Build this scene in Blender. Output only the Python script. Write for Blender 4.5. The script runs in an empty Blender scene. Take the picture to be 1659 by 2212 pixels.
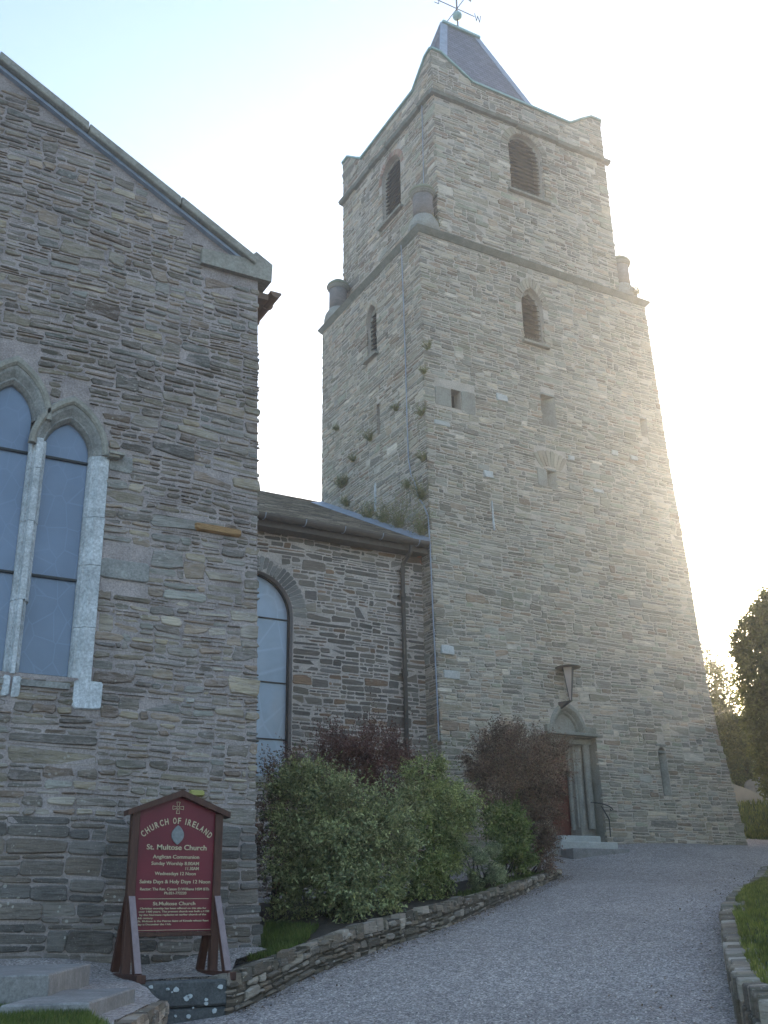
import bpy, bmesh, math, random
import numpy as np
from mathutils import Vector, Matrix, noise
from mathutils.geometry import tessellate_polygon
R = math.radians
rnd = random.Random(7)
scene = bpy.context.scene
COL = scene.collection

# ---------------------------------------------------------------- camera
# world: X runs along the church walls, Y into the building, Z up; the eye is at the origin
C_R = Vector((.87362778, -.48628805, -.01727524))
C_U = Vector((-.16444048, -.3284624, .93009235))
C_F = Vector((.45796706, .80971377, .36691932))
FPX, CPX, CPY = 2275.35, 829.5, 1106.0
cd = bpy.data.cameras.new("camera")
cam = bpy.data.objects.new("camera", cd)
COL.objects.link(cam)
cam.matrix_world = Matrix(((C_R.x, C_U.x, -C_F.x, 0), (C_R.y, C_U.y, -C_F.y, 0), (C_R.z, C_U.z, -C_F.z, 0), (0, 0, 0, 1)))
cd.sensor_fit = 'VERTICAL'
cd.sensor_height = 36
cd.sensor_width = 27
cd.lens = FPX / 2212 * 36
cd.clip_end = 3000
scene.camera = cam

# ---------------------------------------------------------------- sky, sun, exposure
SUN_EL = R(11.0)
SUN_AZ = R(38.0)          # measured from +X towards +Y: low, beyond the tower and to its right
world = bpy.data.worlds.new("World")
scene.world = world
world.use_nodes = True
wn = world.node_tree
bg = wn.nodes["Background"]
sky = wn.nodes.new("ShaderNodeTexSky")
sky.sky_type = 'NISHITA'
sky.sun_disc = False
sky.sun_elevation = SUN_EL
sky.sun_rotation = R(90) - SUN_AZ
sky.altitude = 30
sky.air_density = 1.0
sky.dust_density = 1.9
sky.ozone_density = 1.8
wn.links.new(sky.outputs[0], bg.inputs[0])
bg.inputs[1].default_value = 0.15
sl = bpy.data.lights.new("sun", 'SUN')
sl.energy = 2.6
sl.angle = R(0.53)
sl.color = (1.0, .86, .68)
so = bpy.data.objects.new("sun", sl)
COL.objects.link(so)
sd = Vector((math.cos(SUN_AZ) * math.cos(SUN_EL), math.sin(SUN_AZ) * math.cos(SUN_EL), math.sin(SUN_EL)))
so.rotation_euler = sd.to_track_quat('Z', 'Y').to_euler()
so.location = sd * 80
scene.view_settings.view_transform = 'Standard'
scene.view_settings.look = 'None'
scene.view_settings.gamma = 1
scene.view_settings.exposure = 2.02
scene.render.engine = 'CYCLES'
scene.cycles.max_bounces = 6
scene.cycles.transparent_max_bounces = 8


# scattering volume added to imitate lens glare that pales the tower and trees
def glare_haze_box():
    me = bpy.data.meshes.new('glare_haze')
    a, b = (-45, -30, -6), (75, 110, 40)
    vs = [(x, y, z) for z in (a[2], b[2]) for (x, y) in ((a[0], a[1]), (b[0], a[1]), (b[0], b[1]), (a[0], b[1]))]
    me.from_pydata(vs, [], [(0, 3, 2, 1), (4, 5, 6, 7), (0, 1, 5, 4), (1, 2, 6, 5), (2, 3, 7, 6), (3, 0, 4, 7)])
    m = bpy.data.materials.new('glare_haze'); m.use_nodes = True; t = m.node_tree; t.nodes.clear()
    out = t.nodes.new('ShaderNodeOutputMaterial'); v = t.nodes.new('ShaderNodeVolumePrincipled')
    v.inputs['Color'].default_value = (.96, .93, .88, 1)
    v.inputs['Density'].default_value = GLARE_HAZE
    v.inputs['Anisotropy'].default_value = .74
    t.links.new(v.outputs[0], out.inputs['Volume'])
    me.materials.append(m)
    o = bpy.data.objects.new('glare_haze', me); COL.objects.link(o); o['kind'] = 'stuff'; o['label'] = 'thin scattering volume added to imitate lens glare'
GLARE_HAZE = .0036
glare_haze_box()
scene.cycles.volume_bounces = 0


def ray(px, py):
    return C_R * (px - CPX) + C_U * (CPY - py) + C_F * FPX


def on(px, py, ax, val):            # the survey point of the photograph on a wall plane
    v = ray(px, py)
    return v * (val / v[ax])


# ---------------------------------------------------------------- object helpers
def link(o, parent=None):
    COL.objects.link(o)
    if parent is not None:
        o.parent = parent
    return o


def tag(o, label=None, cat=None, group=None, kind=None):
    if label: o['label'] = label
    if cat: o['category'] = cat
    if group: o['group'] = group
    if kind: o['kind'] = kind
    return o


def empty(name, loc, label, cat, group=None):
    o = bpy.data.objects.new(name, None)
    o.location = loc
    o.empty_display_size = .3
    COL.objects.link(o)
    tag(o, label, cat, group)
    return o


class MB:
    """collects verts and faces in world space; build() links ONE mesh object"""
    def __init__(s):
        s.v = []; s.f = []; s.m = []

    def add(s, vs, fs, mi=0):
        b = len(s.v)
        s.v.extend(vs)
        for f in fs:
            s.f.append([i + b for i in f]); s.m.append(mi)

    def box(s, a, b, mi=0):
        x0, y0, z0 = a; x1, y1, z1 = b
        s.add([(x0, y0, z0), (x1, y0, z0), (x1, y1, z0), (x0, y1, z0), (x0, y0, z1), (x1, y0, z1), (x1, y1, z1), (x0, y1, z1)],
              [(0, 3, 2, 1), (4, 5, 6, 7), (0, 1, 5, 4), (1, 2, 6, 5), (2, 3, 7, 6), (3, 0, 4, 7)], mi)

    def hexa(s, bot, top, mi=0):
        n = len(bot)
        s.add(list(bot) + list(top), [tuple(range(n - 1, -1, -1)), tuple(range(n, 2 * n))] + [(i, (i + 1) % n, n + (i + 1) % n, n + i) for i in range(n)], mi)

    def beam(s, p, q, w, h, up=(0, 0, 1), mi=0):
        p = Vector(p); q = Vector(q); d = (q - p).normalized(); up = Vector(up)
        sx = d.cross(up).normalized() * (w / 2); sy = sx.cross(d).normalized() * (h / 2)
        s.hexa([p - sx - sy, p + sx - sy, p + sx + sy, p - sx + sy], [q - sx - sy, q + sx - sy, q + sx + sy, q - sx + sy], mi)

    def tube(s, pts, r, n=8, mi=0):
        pts = [Vector(p) for p in pts]
        b = len(s.v); prev = Vector((0.3, 0.2, 0.9)).normalized()
        rr = r if isinstance(r, (list, tuple)) else [r] * len(pts)
        for i, p in enumerate(pts):
            d = (pts[min(i + 1, len(pts) - 1)] - pts[max(i - 1, 0)]).normalized()
            a = (prev - d * prev.dot(d)).normalized(); prev = a; c = d.cross(a)
            for k in range(n):
                t = 2 * math.pi * k / n
                s.v.append(p + (a * math.cos(t) + c * math.sin(t)) * rr[i])
        for i in range(len(pts) - 1):
            for k in range(n):
                s.f.append([b + i * n + k, b + i * n + (k + 1) % n, b + (i + 1) * n + (k + 1) % n, b + (i + 1) * n + k]); s.m.append(mi)
        s.f.append([b + k for k in range(n)][::-1]); s.m.append(mi)
        s.f.append([b + (len(pts) - 1) * n + k for k in range(n)]); s.m.append(mi)

    def lathe(s, c, prof, n=24, mi=0):
        b = len(s.v)
        for r, z in prof:
            for k in range(n):
                t = 2 * math.pi * k / n
                s.v.append((c[0] + r * math.cos(t), c[1] + r * math.sin(t), c[2] + z))
        for i in range(len(prof) - 1):
            for k in range(n):
                s.f.append([b + i * n + k, b + i * n + (k + 1) % n, b + (i + 1) * n + (k + 1) % n, b + (i + 1) * n + k]); s.m.append(mi)
        s.f.append([b + k for k in range(n)][::-1]); s.m.append(mi)
        s.f.append([b + (len(prof) - 1) * n + k for k in range(n)]); s.m.append(mi)

    def build(s, name, mats, parent=None, smooth=False, bevel=0, recalc=False):
        me = bpy.data.meshes.new(name)
        o = bpy.data.objects.new(name, me)
        org = Vector(parent.location) if parent is not None and parent.parent is None else (Vector(parent.parent.location) if parent is not None else Vector((0, 0, 0)))
        if parent is None:
            xs = np.array([tuple(v) for v in s.v]); mn = xs.min(0); mx = xs.max(0)
            org = Vector(((mn[0] + mx[0]) / 2, (mn[1] + mx[1]) / 2, mn[2]))
        off = org if parent is None or parent.parent is None else None
        if off is None:           # sub-part: its parent mesh has its origin on the thing's origin
            off = org
        me.from_pydata([(v[0] - off[0], v[1] - off[1], v[2] - off[2]) for v in s.v], [], s.f)
        if not isinstance(mats, (list, tuple)): mats = [mats]
        for m in mats: me.materials.append(m)
        if len(mats) > 1: me.polygons.foreach_set('material_index', s.m)
        if recalc or bevel:
            bm = bmesh.new(); bm.from_mesh(me)
            bmesh.ops.recalc_face_normals(bm, faces=bm.faces)
            if bevel:
                bmesh.ops.bevel(bm, geom=[e for e in bm.edges], offset=bevel, segments=1, affect='EDGES', profile=.7)
            bm.to_mesh(me); bm.free()
        if smooth: me.polygons.foreach_set('use_smooth', [True] * len(me.polygons))
        me.update()
        if parent is None:
            o.location = org; COL.objects.link(o)
        else:
            link(o, parent)
        return o


# ---------------------------------------------------------------- materials
class NT:
    def __init__(s, name):
        s.mat = bpy.data.materials.new(name); s.mat.use_nodes = True
        s.t = s.mat.node_tree; s.b = s.t.nodes["Principled BSDF"]
        s.b.inputs["Specular IOR Level"].default_value = .35

    def n(s, typ, **kw):
        nd = s.t.nodes.new(typ)
        for k, v in kw.items(): setattr(nd, k, v)
        return nd

    def l(s, a, b): s.t.links.new(a, b)

    def coord(s, scale=(1, 1, 1), kind='Object'):
        tc = s.n("ShaderNodeTexCoord"); mp = s.n("ShaderNodeMapping")
        mp.inputs['Scale'].default_value = scale
        s.l(tc.outputs[kind], mp.inputs['Vector']); return mp.outputs[0]

    def noise(s, vec, scale, detail=4, rough=.55, dist=0):
        nd = s.n("ShaderNodeTexNoise"); nd.inputs['Scale'].default_value = scale
        nd.inputs['Detail'].default_value = detail; nd.inputs['Roughness'].default_value = rough
        nd.inputs['Distortion'].default_value = dist
        s.l(vec, nd.inputs['Vector']); return nd.outputs['Fac']

    def ramp(s, fac, stops, interp='LINEAR'):
        r = s.n("ShaderNodeValToRGB"); r.color_ramp.interpolation = interp
        e = r.color_ramp.elements
        while len(e) < len(stops): e.new(.5)
        for el, (p, c) in zip(e, stops):
            el.position = p; el.color = (*c, 1) if len(c) == 3 else c
        s.l(fac, r.inputs[0]); return r.outputs[0]

    def mix(s, fac, a, b, mode='MIX'):
        m = s.n("ShaderNodeMix"); m.data_type = 'RGBA'; m.blend_type = mode
        if isinstance(fac, (int, float)): m.inputs[0].default_value = fac
        else: s.l(fac, m.inputs[0])
        for v, i in ((a, 6), (b, 7)):
            if isinstance(v, tuple): m.inputs[i].default_value = (*v, 1)
            else: s.l(v, m.inputs[i])
        return m.outputs[2]

    def math(s, op, a, b=0.0):
        m = s.n("ShaderNodeMath", operation=op)
        for v, i in ((a, 0), (b, 1)):
            if isinstance(v, (int, float)): m.inputs[i].default_value = v
            else: s.l(v, m.inputs[i])
        return m.outputs[0]

    def bump(s, h, strength=.5, dist=.01):
        b = s.n("ShaderNodeBump"); b.inputs['Strength'].default_value = strength
        b.inputs['Distance'].default_value = dist
        s.l(h, b.inputs['Height']); s.l(b.outputs[0], s.b.inputs['Normal'])

    def done(s, col, rough=.9, metal=0):
        if isinstance(col, tuple): s.b.inputs['Base Color'].default_value = (*col, 1)
        else: s.l(col, s.b.inputs['Base Color'])
        if isinstance(rough, (int, float)): s.b.inputs['Roughness'].default_value = rough
        else: s.l(rough, s.b.inputs['Roughness'])
        s.b.inputs['Metallic'].default_value = metal
        return s.mat


def stone_mat(name, cols, layer=1.0, lichen=.0, moss=.3, gain=1.0, stain=.35, smear=0, smcol=(.4, .38, .35)):
    """slate rubble: one tone per stone, thin split layers, weather stains, lichen specks"""
    s = NT(name)
    geo = s.n("ShaderNodeNewGeometry")
    rp = geo.outputs['Random Per Island']
    k = len(cols)
    base = s.ramp(rp, [(i / k, tuple(c * gain for c in cc)) for i, cc in enumerate(cols)], 'CONSTANT')
    v = s.coord()
    # second tone from a different hash, so that neighbours differ in value too
    val = s.math('FRACT', s.math('MULTIPLY', rp, 37.7))
    base = s.mix(1.0, base, s.ramp(val, [(0, (.72, .72, .72)), (1, (1.28, 1.27, 1.24))]), 'MULTIPLY')
    vs = s.coord((3.0, 3.0, 26.0))
    lay = s.noise(vs, 1.6, 5, .65, .4)
    base = s.mix(layer, base, s.ramp(lay, [(.3, (.55, .53, .51)), (.48, (1, 1, 1)), (.75, (1.4, 1.4, 1.4))]), 'MULTIPLY')
    big = s.noise(v, .55, 4, .6)
    base = s.mix(stain, base, s.ramp(big, [(.32, (.45, .44, .42)), (.62, (1.25, 1.25, 1.22))]), 'MULTIPLY')
    gr = s.noise(v, 1.3, 5, .7)
    base = s.mix(s.math('MULTIPLY', s.ramp(gr, [(.52, (0, 0, 0)), (.72, (1, 1, 1))]), moss), base, (.15, .17, .085))
    if lichen:
        vo = s.n("ShaderNodeTexVoronoi"); vo.inputs['Scale'].default_value = 14
        s.l(v, vo.inputs['Vector'])
        sp = s.math('MULTIPLY', s.math('LESS_THAN', vo.outputs['Distance'], s.math('MULTIPLY', s.noise(v, 1.1, 3), .42)), s.math('GREATER_THAN', s.noise(v, 2.1, 4, .6), .55))
        base = s.mix(s.math('MULTIPLY', sp, lichen), base, (.42, .43, .4))
        fine = s.noise(v, 55, 3, .7)
        base = s.mix(s.math('MULTIPLY', s.ramp(fine, [(.6, (0, 0, 0)), (.7, (1, 1, 1))]), lichen * .8), base, (.4, .39, .38))
    if smear:
        sm_ = s.noise(s.coord((1.6, 1.6, 4.0)), 4.2, 6, .78, .5)
        base = s.mix(s.math('MULTIPLY', s.ramp(sm_, [(.48, (0, 0, 0)), (.60, (1, 1, 1))]), smear), base, smcol)
    h = s.math('ADD', s.math('MULTIPLY', lay, 1.0), s.math('MULTIPLY', s.noise(v, 22, 5, .7), .55))
    s.bump(h, 1.0, .022)
    base = s.mix(1.0, base, (1.10, 1.0, .935), 'MULTIPLY')
    return s.done(base, .93)


def mortar_mat(name, a, b):
    s = NT(name); v = s.coord()
    c = s.ramp(s.noise(v, 3, 5, .7), [(.3, a), (.7, b)])
    c = s.mix(.6, c, s.ramp(s.noise(v, 45, 4, .7), [(.35, (.55, .54, .52)), (.65, (1.25, 1.25, 1.25))]), 'MULTIPLY')
    s.bump(s.noise(v, 24, 6, .8), 1.0, .03)
    c = s.mix(1.0, c, (1.10, 1.0, .95), 'MULTIPLY')
    return s.done(c, .95)


def plain(name, a, b, scale=6, rough=.8, metal=0, bump=0, sc=(1, 1, 1), fine=0):
    s = NT(name); v = s.coord(sc)
    n1 = s.noise(v, scale, 5, .65)
    c = s.ramp(n1, [(.3, a), (.7, b)])
    if fine:
        c = s.mix(fine, c, s.ramp(s.noise(v, scale * 9, 3, .7), [(.35, (.6, .6, .6)), (.65, (1.3, 1.3, 1.3))]), 'MULTIPLY')
    if bump: s.bump(s.math('ADD', n1, s.noise(v, scale * 6, 4, .7)), .7, bump)
    return s.done(c, rough, metal)


M = {}
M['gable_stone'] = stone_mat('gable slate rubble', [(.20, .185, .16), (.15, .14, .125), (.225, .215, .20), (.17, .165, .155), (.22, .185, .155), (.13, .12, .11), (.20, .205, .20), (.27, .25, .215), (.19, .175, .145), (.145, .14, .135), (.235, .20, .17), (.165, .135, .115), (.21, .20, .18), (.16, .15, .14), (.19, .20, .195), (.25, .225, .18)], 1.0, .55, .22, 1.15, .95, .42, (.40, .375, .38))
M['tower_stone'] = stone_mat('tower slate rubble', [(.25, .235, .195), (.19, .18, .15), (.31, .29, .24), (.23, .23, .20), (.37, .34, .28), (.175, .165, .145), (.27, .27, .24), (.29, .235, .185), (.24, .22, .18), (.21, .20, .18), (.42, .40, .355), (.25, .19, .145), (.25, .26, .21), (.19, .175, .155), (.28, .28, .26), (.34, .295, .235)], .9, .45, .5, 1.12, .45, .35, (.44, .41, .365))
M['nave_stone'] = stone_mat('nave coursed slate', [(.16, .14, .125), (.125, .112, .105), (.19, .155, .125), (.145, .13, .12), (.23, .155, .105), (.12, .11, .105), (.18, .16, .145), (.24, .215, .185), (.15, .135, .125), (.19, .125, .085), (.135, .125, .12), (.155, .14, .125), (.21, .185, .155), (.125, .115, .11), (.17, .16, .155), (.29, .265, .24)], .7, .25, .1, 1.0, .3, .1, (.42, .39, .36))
M['gable_mortar'] = mortar_mat('gable mortar', (.27, .25, .25), (.50, .465, .465))
M['tower_mortar'] = mortar_mat('tower mortar', (.40, .375, .33), (.56, .525, .47))
M['nave_mortar'] = mortar_mat('nave mortar', (.40, .37, .345), (.60, .565, .53))
M['limestone'] = plain('pale limestone dressing', (.33, .34, .345), (.62, .63, .64), 3.5, .9, 0, .01, (1, 1, 1), .7)
M['limestone_dirty'] = plain('weathered limestone', (.17, .165, .155), (.36, .345, .32), 4, .9, 0, .01, (1, 1, 1), .6)
M['grey_dressing'] = plain('grey dressed stone', (.22, .20, .17), (.36, .335, .285), 3, .9, 0, .01, (1, 1, 1), .5)
M['mossy_stone'] = plain('mossy carved stone', (.20, .19, .15), (.33, .305, .26), 3, .9, 0, .01, (1, 1, 1), .5)
M['moss_cap'] = plain('mossy cap stone', (.17, .175, .11), (.28, .275, .20), 4, .95, 0, .01, (1, 1, 1), .5)
M['string'] = plain('dark mossy string course', (.12, .125, .10), (.22, .22, .19), 4, .9, 0, .01, (1, 1, 1), .5)
M['copper'] = plain('verdigris copper', (.20, .33, .30), (.33, .47, .44), 5, .6)
M['lead'] = plain('sheet lead', (.21, .24, .30), (.33, .37, .44), 6, .5, 0, .004)
M['dark_lead'] = plain('dark lead', (.12, .13, .16), (.2, .22, .27), 6, .6, 0, .004)
M['louvre'] = plain('weathered louvre wood', (.025, .022, .018), (.05, .045, .036), 8, .9)
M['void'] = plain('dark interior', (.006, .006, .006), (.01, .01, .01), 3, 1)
M['bed_stone'] = stone_mat('bed wall slate', [(.17, .15, .125), (.22, .195, .16), (.13, .12, .105), (.28, .26, .235), (.19, .16, .13), (.16, .15, .135), (.34, .32, .29), (.12, .11, .09)], .8, .9, .4, 1.0, .45)
M['bed_mortar'] = mortar_mat('bed wall joints', (.06, .055, .045), (.13, .12, .10))
M['dark_block'] = plain('dark slate block', (.055, .055, .055), (.12, .12, .118), 5, .9, 0, .015, (1, 1, 1), .7)
M['gutter_copper'] = plain('brown copper gutter', (.14, .09, .06), (.22, .14, .10), 7, .6)
M['slate_piece'] = stone_mat('nave roof slates', [(.17, .155, .135), (.22, .20, .175), (.14, .13, .12), (.26, .24, .21)], .15, .3, .3, 1, .35)
M['footing_shade_stone'] = stone_mat('shade-darkened damp footing blocks', [(.13, .125, .12), (.155, .145, .135), (.11, .11, .11), (.18, .175, .17), (.14, .125, .11), (.12, .12, .12)], .9, .9, .15, 1.0, .5, .3, (.24, .23, .225))  # tone mixes damp dark stone with shade painted into the colour
M['pale_tower'] = plain('pale tower stones', (.40, .385, .36), (.60, .58, .55), 6, .9, 0, .01, (1, 1, 1), .5)
M['pebble'] = stone_mat('pebbles', [(.30, .30, .30), (.42, .41, .40), (.2, .2, .21), (.55, .54, .52)], 0, 0, 0, 1, 0)
M['rust_stone'] = stone_mat('rust brown stone', [(.27, .175, .09)], 1, .2, .1, 1, .4)
M['brick'] = stone_mat('arch brick', [(.30, .19, .155), (.34, .24, .20), (.26, .17, .14), (.30, .25, .20)], .2, .1, .2, 1, .2)
M['vouss'] = stone_mat('slate voussoir', [(.20, .20, .195), (.245, .245, .24), (.17, .17, .17), (.27, .265, .25)], .3, .1, .1, 1, .2)
M['vouss_tower'] = stone_mat('tower voussoir', [(.30, .275, .23), (.36, .33, .27), (.26, .25, .21), (.31, .27, .22)], .3, .1, .3, 1, .2)
M['iron'] = plain('black painted iron', (.018, .018, .02), (.04, .038, .036), 9, .5)
M['rust_iron'] = plain('old brown iron', (.05, .042, .036), (.10, .08, .065), 9, .7)
M['gutter'] = plain('brown grey gutter', (.075, .058, .046), (.12, .095, .078), 7, .6)
M['timber'] = plain('varnished brown timber', (.05, .02, .014), (.10, .042, .028), 3, .55, 0, .003, (8, 8, 1.2), .3)
M['timber_skylit'] = plain('sky-lit pinkish timber', (.20, .145, .145), (.28, .21, .21), 4, .6, 0, .002, (6, 6, 1), .2)  # sky light on the tilted braces, put into the colour
M['door_wood'] = plain('dark red door', (.13, .035, .022), (.2, .06, .035), 4, .6, 0, .003, (9, 9, 1))
M['concrete'] = plain('concrete slab', (.17, .16, .155), (.29, .275, .265), 5, .92, 0, .006, (1, 1, 1), .6)
M['step_stone'] = plain('pale granite step', (.36, .355, .33), (.50, .49, .46), 4, .9, 0, .004, (1, 1, 1), .4)
M['slateplaque'] = plain('grey oval plaque', (.16, .165, .17), (.26, .27, .27), 40, .7, 0, .004)
M['gold'] = plain('gold lettering', (.46, .39, .25), (.56, .48, .32), 5, .55)
M['frosted'] = plain('lamp glass', (.34, .27, .24), (.42, .33, .29), 3, .25)
M['soil'] = plain('dark bed soil', (.035, .028, .02), (.07, .055, .04), 8, .97, 0, .03, (1, 1, 1), .6)
M['bark'] = plain('bark', (.05, .04, .03), (.10, .08, .06), 7, .95, 0, .02, (3, 3, 1))
M['render'] = plain('pale far wall', (.30, .30, .29), (.40, .39, .37), 2, .9)
M['gravestone'] = plain('grey headstone', (.28, .28, .27), (.42, .42, .40), 5, .9, 0, .01)
M['mason_fill'] = M['tower_mortar']


def sign_red():
    s = NT('crimson sign paint'); v = s.coord()
    c = s.ramp(s.noise(v, 2.2, 3, .5), [(.3, (.115, .010, .022)), (.7, (.165, .013, .028))])
    return s.done(c, .38)
M['sign_red'] = sign_red()


def slate_roof(name, a, b, row=.16, w=.28):
    s = NT(name)
    tc = s.n("ShaderNodeTexCoord"); sep = s.n("ShaderNodeSeparateXYZ"); s.l(tc.outputs['UV'], sep.inputs[0])
    br = s.n("ShaderNodeTexBrick"); s.l(tc.outputs['UV'], br.inputs['Vector'])
    br.inputs['Scale'].default_value = 1.0
    br.inputs['Brick Width'].default_value = w; br.inputs['Row Height'].default_value = row
    br.inputs['Mortar Size'].default_value = .008; br.inputs['Mortar Smooth'].default_value = .2
    br.inputs['Color1'].default_value = (*a, 1); br.inputs['Color2'].default_value = (*b, 1)
    br.inputs['Mortar'].default_value = (a[0] * .35, a[1] * .35, a[2] * .35, 1)
    v = s.coord()
    c = s.mix(.7, br.outputs['Color'], s.ramp(s.noise(v, 2.5, 5, .7), [(.3, (.7, .7, .7)), (.7, (1.3, 1.3, 1.3))]), 'MULTIPLY')
    fr = s.math('FRACT', s.math('DIVIDE', sep.outputs[1], row))
    s.bump(s.math('ADD', s.math('MULTIPLY', s.math('SUBTRACT', 1.0, fr), 1.0), s.math('MULTIPLY', br.outputs['Fac'], -1.0)), .9, .02)
    return s.done(c, .62)
M['spire_slate'] = slate_roof('spire slates', (.10, .10, .125), (.155, .15, .18), .17, .26)
M['nave_slate'] = slate_roof('nave slates', (.13, .115, .10), (.22, .20, .175), .2, .3)


def glass_mat(name, base, tile):  # the blue base colour stands in for reflected sky
    s = NT(name); v = s.coord()
    br = s.n("ShaderNodeTexVoronoi", feature='DISTANCE_TO_EDGE'); br.inputs['Scale'].default_value = 1.0
    s.l(s.coord(tile), br.inputs['Vector'])
    line = s.ramp(br.outputs['Distance'], [(.0, (1, 1, 1)), (.035, (0, 0, 0))])
    c = s.ramp(s.noise(v, .9, 4, .6), [(.3, tuple(x * .85 for x in base)), (.7, tuple(x * 1.2 for x in base))])
    c = s.mix(s.math('MULTIPLY', line, .3), c, tuple(min(1, x * 1.6) for x in base))
    c = s.mix(s.math('MULTIPLY', s.ramp(s.noise(s.coord((.8, 1, .5)), 1.1, 3, .6), [(.45, (0, 0, 0)), (.7, (1, 1, 1))]), .45 if base[0] > .3 else .25), c, (.46, .40, .38) if base[0] > .3 else (.24, .30, .40))  # soft patches paint reflections into the pane colour
    s.b.inputs['Coat Weight'].default_value = .6
    s.b.inputs['Coat Roughness'].default_value = .08
    s.bump(s.noise(v, 3.0, 3, .6), .12, .02)
    return s.done(c, .35)
M['glass_gable'] = glass_mat('protective glazing', (.14, .18, .255), (5, 1, 3.2))
M['glass_nave'] = glass_mat('nave glazing', (.33, .38, .45), (1.6, 1, .9))


def gravel_mat(name, tint=(1, 1, 1)):
    s = NT(name); v = s.coord()
    vo = s.n("ShaderNodeTexVoronoi"); vo.inputs['Scale'].default_value = 62; s.l(v, vo.inputs['Vector'])
    sepn = s.n("ShaderNodeSeparateColor"); s.l(vo.outputs['Color'], sepn.inputs[0])
    c = s.ramp(sepn.outputs[0], [(0, (.13, .12, .122)), (.35, (.24, .225, .225)), (.7, (.35, .33, .325)), (.93, (.44, .42, .41)), (1, (.62, .61, .6))])
    c = s.mix(1, c, tuple(tint), 'MULTIPLY')
    c = s.mix(.55, c, s.ramp(s.noise(v, .45, 6, .7, .6), [(.3, (.66, .65, .63)), (.5, (1.02, 1.01, 1.0)), (.7, (1.3, 1.3, 1.3))]), 'MULTIPLY')
    c = s.mix(.6, c, s.ramp(s.noise(v, 9, 4, .7), [(.35, (.7, .7, .7)), (.65, (1.25, 1.25, 1.25))]), 'MULTIPLY')
    s.bump(s.math('ADD', s.math('MULTIPLY', vo.outputs['Distance'], -1.0), s.math('MULTIPLY', s.noise(v, 6, 4, .6), 0.8)), .7, .018)
    c = s.mix(1.0, c, (1.13, 1.04, .98), 'MULTIPLY')
    return s.done(c, .95)
M['gravel'] = gravel_mat('grey gravel')


def leaf_mat(name, stops, gloss=.45, transl=.25):
    s = NT(name)
    geo = s.n("ShaderNodeNewGeometry")
    k = len(stops)
    c = s.ramp(geo.outputs['Random Per Island'], [(i / max(1, k - 1), cc) for i, cc in enumerate(stops)])
    v = s.coord()
    c = s.mix(.8, c, s.ramp(s.noise(v, 3.2, 3, .6), [(.35, (.5, .52, .5)), (.65, (1.55, 1.5, 1.35))]), 'MULTIPLY')
    c = s.mix(1.0, c, (1.12, 1.04, .86), 'MULTIPLY')
    s.b.inputs['Roughness'].default_value = gloss
    s.l(c, s.b.inputs['Base Color'])
    tr = s.n("ShaderNodeBsdfTranslucent"); s.l(c, tr.inputs[0])
    ms = s.n("ShaderNodeMixShader"); ms.inputs[0].default_value = transl
    out = s.t.nodes["Material Output"]
    s.l(s.b.outputs[0], ms.inputs[1]); s.l(tr.outputs[0], ms.inputs[2]); s.l(ms.outputs[0], out.inputs[0])
    return s.mat
M['leaf_green'] = leaf_mat('grey green leaves', [(.10, .13, .075), (.19, .23, .13), (.27, .31, .18), (.38, .42, .25)])
M['leaf_light'] = leaf_mat('light green leaves', [(.11, .15, .06), (.20, .26, .11), (.29, .34, .16), (.40, .45, .22)])
M['leaf_purple'] = leaf_mat('purple leaves', [(.07, .035, .035), (.12, .05, .055), (.17, .075, .08), (.14, .09, .07)])
M['leaf_purpledark'] = leaf_mat('dark purple brown leaves', [(.08, .055, .05), (.14, .085, .078), (.20, .12, .115), (.14, .115, .08), (.27, .19, .18)])
M['leaf_mid'] = leaf_mat('mid green leaves', [(.07, .11, .04), (.13, .18, .06), (.18, .24, .09), (.24, .29, .11)])
M['leaf_juniper'] = leaf_mat('blue green needles', [(.14, .18, .13), (.24, .29, .21), (.36, .42, .31)])
M['leaf_weed'] = leaf_mat('wall weed', [(.12, .15, .06), (.17, .21, .08), (.22, .21, .10), (.22, .17, .10)])
M['leaf_tree'] = leaf_mat('tree leaves', [(.09, .11, .04), (.15, .17, .06), (.20, .21, .08)], .5, .5)
M['leaf_yew'] = leaf_mat('yew needles', [(.08, .10, .035), (.13, .15, .05), (.18, .19, .07)], .5, .5)
M['blade'] = leaf_mat('grass blades', [(.045, .08, .02), (.07, .115, .028), (.10, .14, .04), (.14, .16, .06)], .5, .35)
M['blade_sunlit'] = leaf_mat('sun-brightened yellow green lawn grass', [(.09, .12, .03), (.14, .18, .045), (.19, .22, .06), (.24, .25, .09)], .5, .45)  # yellow green grass, brightened so the colour stands in for sunlight
M['grassbase'] = plain('lawn soil and grass', (.03, .05, .018), (.055, .08, .028), 9, .95, 0, .02, (1, 1, 1), .6)
M['litter'] = leaf_mat('fallen leaves', [(.10, .06, .035), (.16, .10, .05), (.07, .045, .03), (.20, .15, .09)], .8, .1)
M['lichen'] = plain('white lichen patch', (.40, .42, .42), (.55, .56, .55), 20, .95)

# ---------------------------------------------------------------- ground: a smooth hillside through surveyed points
def az_at(px, py, d):
    v = ray(px, py); return v * (d / math.hypot(v.x, v.y))


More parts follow.
